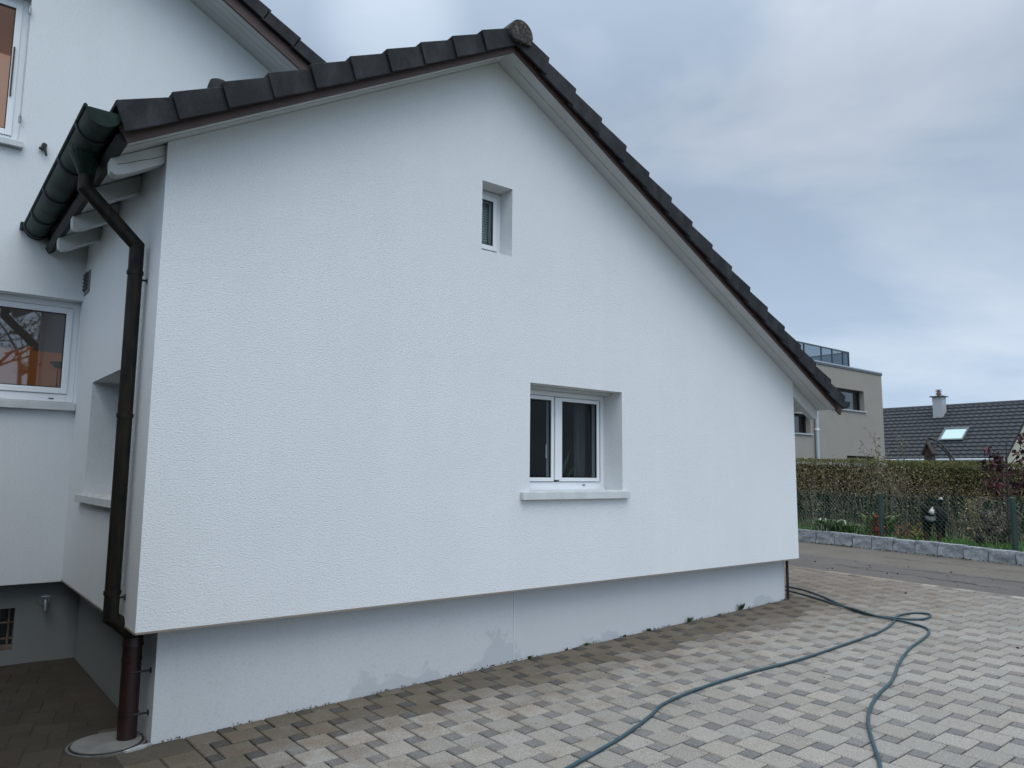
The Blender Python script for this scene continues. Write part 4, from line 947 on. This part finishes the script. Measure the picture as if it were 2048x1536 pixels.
# weeds in the joint at the foot of the wall
WS = .8
wl = [(5.99, .145, .065, 'largest weed tuft at the foot of the plinth, nearest the far corner'), (5.124, .143, .05, 'bushy little weed second from the far end of the plinth'), (4.526, .142, .03, 'low weed in the paving joint below the right half of the window'),
      (4.187, .142, .022, 'small weed in the wall joint directly below the window'), (3.701, .142, .03, 'weed sprig at the plinth below the left side of the window'), (3.46, .142, .022, 'tiny flat weed beside the pale damp mark'), (3.05, .141, .025, 'small weed right beside the vertical seam of the plinth'), (5.62, .143, .018, 'tiny weed between the two larger tufts')]
for x, y, h, lab in wl:
    mb = MB(); z = gz(x, y); h *= WS
    for _ in range(int(16+h*500)):
        a = random.random()*6.28; l = h*(.6+random.random()); b = Vector((x+rng.normal()*h*.35, y-abs(rng.normal())*.008, z-.005)); tip = b+Vector((math.cos(a)*l*.6, -abs(math.sin(a))*l*.45, l)); s_ = Vector((1, 0, 0))*.005
        mb.quad(b-s_, b.lerp(tip, .6)-s_*1.3, tip, b.lerp(tip, .6)+s_*1.3, c=cf((.03, .06, .018), (.045, .075, .025))())
    single('weed', mb, M_leaf, lab, 'weed', (x, y, z), 'weeds along the foot of the plinth')

# ------------------------------------------------------------------ dog
def build_dog():
    L = Vector((.924, .382, 0)); Rt = Vector((.382, -.924, 0)); a = math.radians(5)
    h = -(L*math.cos(a)) - Rt*math.sin(a); lf = Vector((-h.y, h.x, 0)); base = Vector((12.62, .90, .50))
    def W_(f, s, z): return base+h*f+lf*s+Vector((0, 0, z))     # f forward, s to the dog's left
    V = []; E = []; R = []
    def add(p, r, par=None):
        V.append(p); R.append(r if isinstance(r, tuple) else (r, r)); i = len(V)-1
        if par is not None: E.append((par, i))
        return i
    pelvis = add(W_(-.64, 0, .50), .14); mid = add(W_(-.40, 0, .50), .155, pelvis); chest = add(W_(-.12, 0, .49), .17, mid); fore = add(W_(.0, 0, .45), .14, chest)
    neck = add(W_(.05, 0, .545), .115, fore); hs = add(W_(.10, .0, .585), .098, neck); mz = add(W_(.18, .04, .53), .05, hs); ns = add(W_(.235, .07, .505), .033, mz)
    for s in (1, -1):
        k = add(W_(-.03, s*.095, .36), .062, chest); e_ = add(W_(-.03, s*.098, .25), .048, k); w_ = add(W_(-.015, s*.098, .13), .038, e_); p_ = add(W_(-.01, s*.098, .035), .038, w_); add(W_(.045, s*.10, .026), .034, p_)
        k = add(W_(-.64, s*.10, .38), .085, pelvis); e_ = add(W_(-.58, s*.105, .27), .055, k); w_ = add(W_(-.71, s*.105, .15), .03, e_); p_ = add(W_(-.69, s*.105, .035), .032, w_); add(W_(-.64, s*.105, .026), .032, p_)
        er = add(W_(.075, s*.085-.01, .60), .03, hs); add(W_(.085, s*.112-.01, .53), .02, er)
    t1 = add(W_(-.77, .04, .56), .04, pelvis); t2 = add(W_(-.84, .07, .66), .045, t1); t3 = add(W_(-.80, .09, .72), .038, t2); add(W_(-.74, .10, .745), .022, t3)
    me = bpy.data.meshes.new('d'); me.from_pydata([tuple(v-base) for v in V], E, []); o = bpy.data.objects.new('tmpdog', me); COL.objects.link(o)
    sk = o.modifiers.new('s', 'SKIN'); sk.use_smooth_shade = True
    for i, r in enumerate(R): me.skin_vertices[0].data[i].radius = r
    me.skin_vertices[0].data[0].use_root = True
    ss = o.modifiers.new('u', 'SUBSURF'); ss.levels = 2; ss.render_levels = 2
    dg = bpy.context.evaluated_depsgraph_get(); m2 = bpy.data.meshes.new_from_object(o.evaluated_get(dg)); bpy.data.objects.remove(o)
    at = m2.color_attributes.new('Col', 'FLOAT_COLOR', 'POINT'); BL, WH, TN = (.002, .002, .0025), (.55, .54, .52), (.045, .022, .014)
    for v in m2.vertices:
        p = v.co; f = p.dot(h); s = p.dot(lf); z = p.z; c = BL
        if f > .06 and .26 < z < .455 and abs(s+.01) < .088-.12*max(0, z-.38): c = WH
        if z > .46 and f > .195 and s < .062: c = WH
        if z > .52 and f > .12 and abs(s-.022) < .012: c = WH
        if f > .25 and z > .50: c = BL
        if z < .20 and f > -.2: c = TN
        if f < -.60 and z > .715: c = WH
        at.data[v.index].color = (*c, 1)
    m2.materials.clear(); m2.materials.append(mat('dog_fur', (1, 1, 1), .8, attr='Col', spec=.15, bump=.6, bscale=60, bdist=.01))
    for p in m2.polygons: p.use_smooth = True
    t = thing('dog', 'large black and white dog standing behind the fence, tail raised', 'dog', base)
    m2.name = 'body'; ob = bpy.data.objects.new('body', m2); COL.objects.link(ob); ob.parent = t; OFF[ob.name] = base
    for s in (1, -1):
        mb = MB(); c0 = W_(.165, .02+s*.042, .608); mb.tube([c0, c0+h*.012], .011, 8); part('eye', mb, M_black, t)
    mb = MB(); c0 = W_(.258, .082, .512); mb.tube([c0, c0+h*.012], [.02, .012], 8); part('nose', mb, M_black, t)
build_dog()

# ------------------------------------------------------------------ bird house and arch
bx_, by_ = 17.9, 3.06
bh = thing('birdhouse', 'weathered wooden birdhouse on a pole rising above the hedge', 'birdhouse', (bx_, by_, .5))
M_wood = mat('weathered_wood', (.030, .022, .019), .9, (.062, .048, .038), 14, 5, .4, 40, .01, stretch=(1, 1, .3))
mb = MB(); mb.tube([(bx_, by_, .45), (bx_, by_, 1.83)], .045, 8); part('pole', mb, M_wood, bh)
mb = MB(); mb.box(bx_-.09, bx_+.09, by_-.088, by_+.088, 1.82, 2.22); part('box', mb, M_wood, bh)
mb = MB()
mb.prism([(by_, 2.47), (by_+.135, 2.17), (by_+.11, 2.13), (by_, 2.40), (by_-.11, 2.13), (by_-.135, 2.17)], 'x', bx_-.14, bx_+.14); mb.prism([(by_, 2.399), (by_+.08, 2.2205), (by_-.08, 2.2205)], 'x', bx_-.085, bx_+.085); part('roof', mb, M_wood, bh)
mb = MB(); mb.tube([(bx_-.09, by_, 2.10), (bx_-.096, by_, 2.10)], .028, 12); part('entrance_hole', mb, M_black, bh)
ar = thing('garden_arch', 'two curved dark metal tubes of a garden arch beside the birdhouse', 'arch', (18., 2.6, .5))
for L in ([(3.12, 2.56), (3.096, 2.553), (2.884, 2.462), (2.711, 2.261), (2.592, 2.069), (2.533, 1.952), (2.46, 1.7), (2.42, 1.2), (2.41, .45)], [(3.12, 2.45), (3.047, 2.438), (2.868, 2.348), (2.716, 2.177), (2.624, 1.982), (2.55, 1.7), (2.51, 1.2), (2.50, .45)]):
    mb = MB(); mb.tube(spline([(18., y, z) for y, z in L], 5), .022, 8); part('arch_tube', mb, M_black, ar, sm=True)
mb = MB()
for a, b in (((2.99, 2.51), (2.96, 2.40)), ((2.80, 2.37), (2.79, 2.27)), ((2.65, 2.16), (2.67, 2.07)), ((2.55, 1.99), (2.61, 1.94))): mb.tube([(18., *a), (18., *b)], .008, 5)
part('rungs', mb, M_black, ar)

# ------------------------------------------------------------------ grey flat-roofed building
gb = thing('apartment_building', 'taupe flat-roofed building with a glazed roof terrace', 'building', (26, 14, .5))
M_taupe = mat('taupe_render', (.265, .243, .218), .9, (.285, .262, .238), 1.5, 4, .3, 60, .01)
M_alu = mat('grey_aluminium', (.10, .115, .13), .4, metal=.5); M_lightalu = mat('light_flashing', (.40, .43, .46), .4, metal=.3)
GY = 11.0
mb = MB()
wall_y(mb, [14, 32.6], lambda x: 6.20, .3, [(28.2, 30.93, 4.41, 5.285, .3), (29.25, 32.05, 1.4, 2.49, .3), (24.8, 26.52, 3.27, 4.03, .25)], GY, .3)
mb.quad((32.6, GY, .3), (32.6, 21, .3), (32.6, 21, 6.2), (32.6, GY, 6.2)); mb.quad((32.6, 21, .3), (14, 21, .3), (14, 21, 6.2), (32.6, 21, 6.2)); mb.quad((14, 21, .3), (14, GY, .3), (14, GY, 6.2), (14, 21, 6.2)); mb.quad((14, GY, 6.2), (32.6, GY, 6.2), (32.6, 21, 6.2), (14, 21, 6.2))
part('wall', mb, M_taupe, gb)
mb = MB(); mb.box(13.9, 32.64, GY-.04, GY+.10, 6.201, 6.25); mb.box(32.5, 32.64, GY+.101, 21.05, 6.201, 6.25); part('parapet_cap', mb, M_lightalu, gb)
mb = MB(); mb.box(13.95, 32.63, GY-.03, GY-.001, 6.12, 6.2005); part('parapet_flashing', mb, M_alu, gb)
def far_window(x0, x1, z0, z1, mull, sill=True):
    mb = MB(); y = GY+.2
    mb.box(x0, x0+.07, y, y+.08, z0, z1); mb.box(x1-.07, x1, y, y+.08, z0, z1); mb.box(x0+.07, x1-.07, y, y+.08, z1-.09, z1); mb.box(x0+.07, x1-.07, y, y+.08, z0, z0+.06)
    for q in mull: mb.box(q, q+.08, y, y+.08, z0+.06, z1-.09)
    w = part('window', mb, M_gasket, gb)
    mb = MB(); mb.quad((x0+.07, y+.05, z0+.06), (x1-.07, y+.05, z0+.06), (x1-.07, y+.05, z1-.09), (x0+.07, y+.05, z1-.09)); part('pane', mb, M_glass_far, w)
    mb = MB(); mb.box(x0-.2, x1+.2, y+.3, y+.35, z0-.2, z1+.2); part('room', mb, mat('far_curtain', (.06, .075, .08), .9, (.02, .025, .03), 1.5, stretch=(1, 1, .1)), w)
    if sill: mb = MB(); mb.box(x0-.05, x1+.12, GY-.06, GY-.001, z0-.05, z0+.005); part('sill', mb, M_lightalu, w)
far_window(28.2, 30.93, 4.41, 5.285, [28.95]); far_window(29.25, 32.05, 1.4, 2.49, [30.1], False); far_window(24.8, 26.52, 3.27, 4.03, [])
mb = MB(); mb.tube([(26.82, GY-.10, .5), (26.82, GY-.10, 4.3), (26.82, GY-.10, 6.1)], .075, 10); rp = part('rain_pipe', mb, M_lightalu, gb, sm=True)
mb = MB(); mb.tube([(26.82, GY-.10, 3.42), (26.82, GY-.10, 3.50)], .09, 10); part('pipe_clamp', mb, M_pvc, rp)
# glazed roof terrace balustrade
M_bal = glass('balustrade_glass', 1.2, (.24, .31, .36))
XS = [20.0, 21.4, 22.8, 24.2, 25.3, 26.25, 27.25, 28.70, 29.65, 30.55, 31.0]
XS = [20.6, 22.0, 23.3, 24.6, 25.6, 26.4, 27.33, 28.68, 29.57, 30.46, 30.97]
mb = MB(); mb.box(XS[0], 31.0, GY+.60, GY+.66, 7.04, 7.09); rail = part('balustrade', mb, M_alu, gb)
for a, b in zip(XS[:-1], XS[1:]):
    mb = MB(); mb.quad((a+.03, GY+.63, 6.26), (b-.02, GY+.63, 6.26), (b-.02, GY+.63, 7.04), (a+.03, GY+.63, 7.04)); part('glass_panel', mb, M_bal, rail)
for a in XS: mb = MB(); mb.box(a-.02, a+.02, GY+.60, GY+.66, 6.2, 7.04); part('rail_post', mb, M_alu, rail)
mb = MB(); mb.box(27.5, 31.4, GY+2.5, GY+4.5, 6.2, 6.72); part('roof_box', mb, mat('dark_roof_structure', (.05, .055, .065), .7), gb)
mb = MB(); mb.box(30.94, 31.0, GY+.67, GY+8, 7.04, 7.09)
part('side_rail', mb, M_alu, gb)
mb = MB(); mb.quad((30.97, GY+.67, 6.25), (30.97, GY+8, 6.25), (30.97, GY+8, 7.04), (30.97, GY+.67, 7.04)); part('glass_panel', mb, M_bal, rail)

# ------------------------------------------------------------------ house with dark tiled roof
sh = thing('neighbour_house', 'low cream house with a large dark pantile roof behind the hedge', 'house', (40, 12, .5))
M_cream = mat('cream_render', (.42, .41, .33), .9, (.46, .45, .37), 2, 4)
XE, ZE, YG, YL = 38.0, 2.49, 8.07, 17.5; XRg = 42.2; ZR = 5.42; SLP = (ZR-ZE)/(XRg-XE)
mb = MB(); mb.box(XE+.5, 45.9, YG+.35, YL-.3, .3, 2.62); mb.prism([(XE+.5, 2.62), (45.9, 2.62), (XRg, ZR-.28)], 'y', YG+.35, YL-.3); part('wall', mb, M_cream, sh)
mb = MB(); nc = 15; slen = (XRg-XE)
for k in range(nc):
    xa = XE+slen*k/nc; xb2 = XE+slen*(k+1)/nc
    za = ZE+(xa-XE)*SLP+.055; zb2 = ZE+(xb2-XE)*SLP+.005
    yv = np.arange(YG, YL, .075)
    for i in range(len(yv)-1):
        w0 = .05*abs(math.sin(math.pi*yv[i]/.30))**.7; w1 = .05*abs(math.sin(math.pi*yv[i+1]/.30))**.7
        mb.quad((xa-.03, yv[i], za+w0), (xa-.03, yv[i+1], za+w1), (xb2, yv[i+1], zb2+w1), (xb2, yv[i], zb2+w0))
        mb.quad((xa-.03, yv[i], za-.06), (xa-.03, yv[i+1], za-.06), (xa-.03, yv[i+1], za+w1), (xa-.03, yv[i], za+w0))
mb.prism([(XE, ZE-.02), (XRg, ZR-.06), (46.4, ZE-.02), (46.4, ZE-.1), (XRg, ZR-.2), (XE, ZE-.1)], 'y', YG+.01, YL)
M_slate = mat('dark_pantiles', (.017, .021, .027), .65, (.030, .035, .043), 6, 4, spec=.4)
rf = part('roof', mb, M_slate, sh)
yy = YG
while yy < YL:
    mb = MB(); mb.prism([(XRg-.16, ZR-.03), (XRg-.10, ZR+.07), (XRg, ZR+.11), (XRg+.10, ZR+.07), (XRg+.16, ZR-.03)], 'y', yy, yy+.42); part('ridge_tile', mb, M_slate, rf); yy += .44
mb = MB(); mb.box(41.13, 41.63, 11.9, 12.38, 4.3, 5.86); ch = part('chimney', mb, mat('metal_clad_chimney', (.42, .43, .45), .5, metal=.2), sh)
mb = MB(); mb.box(41.03, 41.73, 11.80, 12.48, 5.861, 5.91); part('chimney_cap', mb, M_alu, ch)
mb = MB(); mb.tube([(41.38, 12.14, 5.91), (41.38, 12.14, 6.08)], .10, 12)
for z in (6.0, 6.08, 6.16, 6.24): mb.tube([(41.38, 12.14, z), (41.38, 12.14, z+.03)], [.17, .12], 12)
mb.tube([(41.38, 12.14, 6.08), (41.38, 12.14, 6.27)], .06, 10); part('flue', mb, mat('copper_flue', (.30, .22, .19), .5, metal=.5), ch)
def RP(x, y, h): return (x-h*.57, y, ZE+(x-XE)*SLP+.07+h*.82)
def rbox(mb, x0_, x1_, y0_, y1_, h0, h1):
    v = [RP(x0_, y0_, h0), RP(x1_, y0_, h0), RP(x1_, y1_, h0), RP(x0_, y1_, h0), RP(x0_, y0_, h1), RP(x1_, y0_, h1), RP(x1_, y1_, h1), RP(x0_, y1_, h1)]; i = len(mb.v); mb.v += v
    for f in ((0, 3, 2, 1), (4, 5, 6, 7), (0, 1, 5, 4), (1, 2, 6, 5), (2, 3, 7, 6), (3, 0, 4, 7)): mb.f.append(tuple(i+k for k in f)); mb.c.append(None)
mb = MB(); rbox(mb, 39.22, 40.18, 10.28, 10.36, 0, .1); rbox(mb, 39.22, 40.18, 11.36, 11.44, 0, .1); rbox(mb, 39.22, 39.31, 10.36, 11.36, 0, .1); rbox(mb, 40.09, 40.18, 10.36, 11.36, 0, .1); sl = part('skylight', mb, M_alu, sh)
mb = MB(); rbox(mb, 39.31, 40.09, 10.36, 11.36, .0, .06); m_ = mat('skylight_blind', (.45, .62, .60), .15); part('pane', mb, m_, sl)
mb = MB(); mb.tube([(XE-.06, YG+.05, ZE-.03), (XE-.06, YL, ZE-.03)], .075, 10); part('gutter', mb, M_lightalu, sh, sm=True)
mb = MB(); mb.box(XE+.02, XE+.06, YG+.02, YL, ZE-.22, ZE-.05); part('fascia', mb, M_alu, sh)

# ------------------------------------------------------------------ unseen hedge added left of the frame to shade the yard
yh = thing('yard_shade_hedge', 'unseen tall dark hedge added on the left to shade the yard', 'hedge', (-2.6, .4, 0))
mb = MB(); mb.box(-2.9, -1.60, -3.2, 2.0, -.05, 2.55); part('shade_core', mb, mat('yard_hedge_shade', (.012, .016, .01), 1), yh)
mb = MB()
for _ in range(11000):
    f = random.random(); y = rng.uniform(-3.2, 2.0)
    p = (-1.59+rng.normal()*.03, y, rng.uniform(0, 2.6)) if f < .6 else (rng.uniform(-2.9, -1.6), y, 2.57+rng.normal()*.03) if f < .85 else (rng.uniform(-2.9, -1.6), -3.22+rng.normal()*.03, rng.uniform(0, 2.6))
    mb.leaves([p], .06, cf((.02, .035, .014), (.03, .045, .018)))
part('foliage', mb, M_leaf, yh, stuff=True)

# ------------------------------------------------------------------ autumn tree behind the photographer, seen only mirrored in the left window
at_ = thing('autumn_tree', 'nearly bare autumn tree mirrored in the left lower window', 'tree', (.55, -9.5, 0))
mb = MB(); tips = []
def limb(p, d, L, r, n):
    q = p+d*L; m1 = p.lerp(q, .5)+Vector(rng.normal(size=3))*L*.06
    mb.tube([p, m1, q], [r, r*.85, r*.65], 6 if r > .02 else 4, cap=False)
    if n == 0: tips.extend([m1, q]); return
    for _ in range(3 if n > 1 else 4):
        e = (d+Vector(rng.normal(size=3))*.55); e.z = abs(e.z)*.8+.1; e.normalize(); limb(q if random.random() < .7 else m1, e, L*(.6+random.random()*.2), r*.6, n-1)
limb(Vector((.55, -9.5, 0)), Vector((0, 0, 1)), 2.3, .12, 5)
part('trunk', mb, M_twig_d, at_)
mb = MB(); mb.leaves([t_+Vector(rng.normal(size=3))*.12 for t_ in tips for _ in range(2)], .08, cf((.22, .08, .03), (.15, .06, .03), (.30, .14, .05))); part('crown', mb, M_leaf, at_)
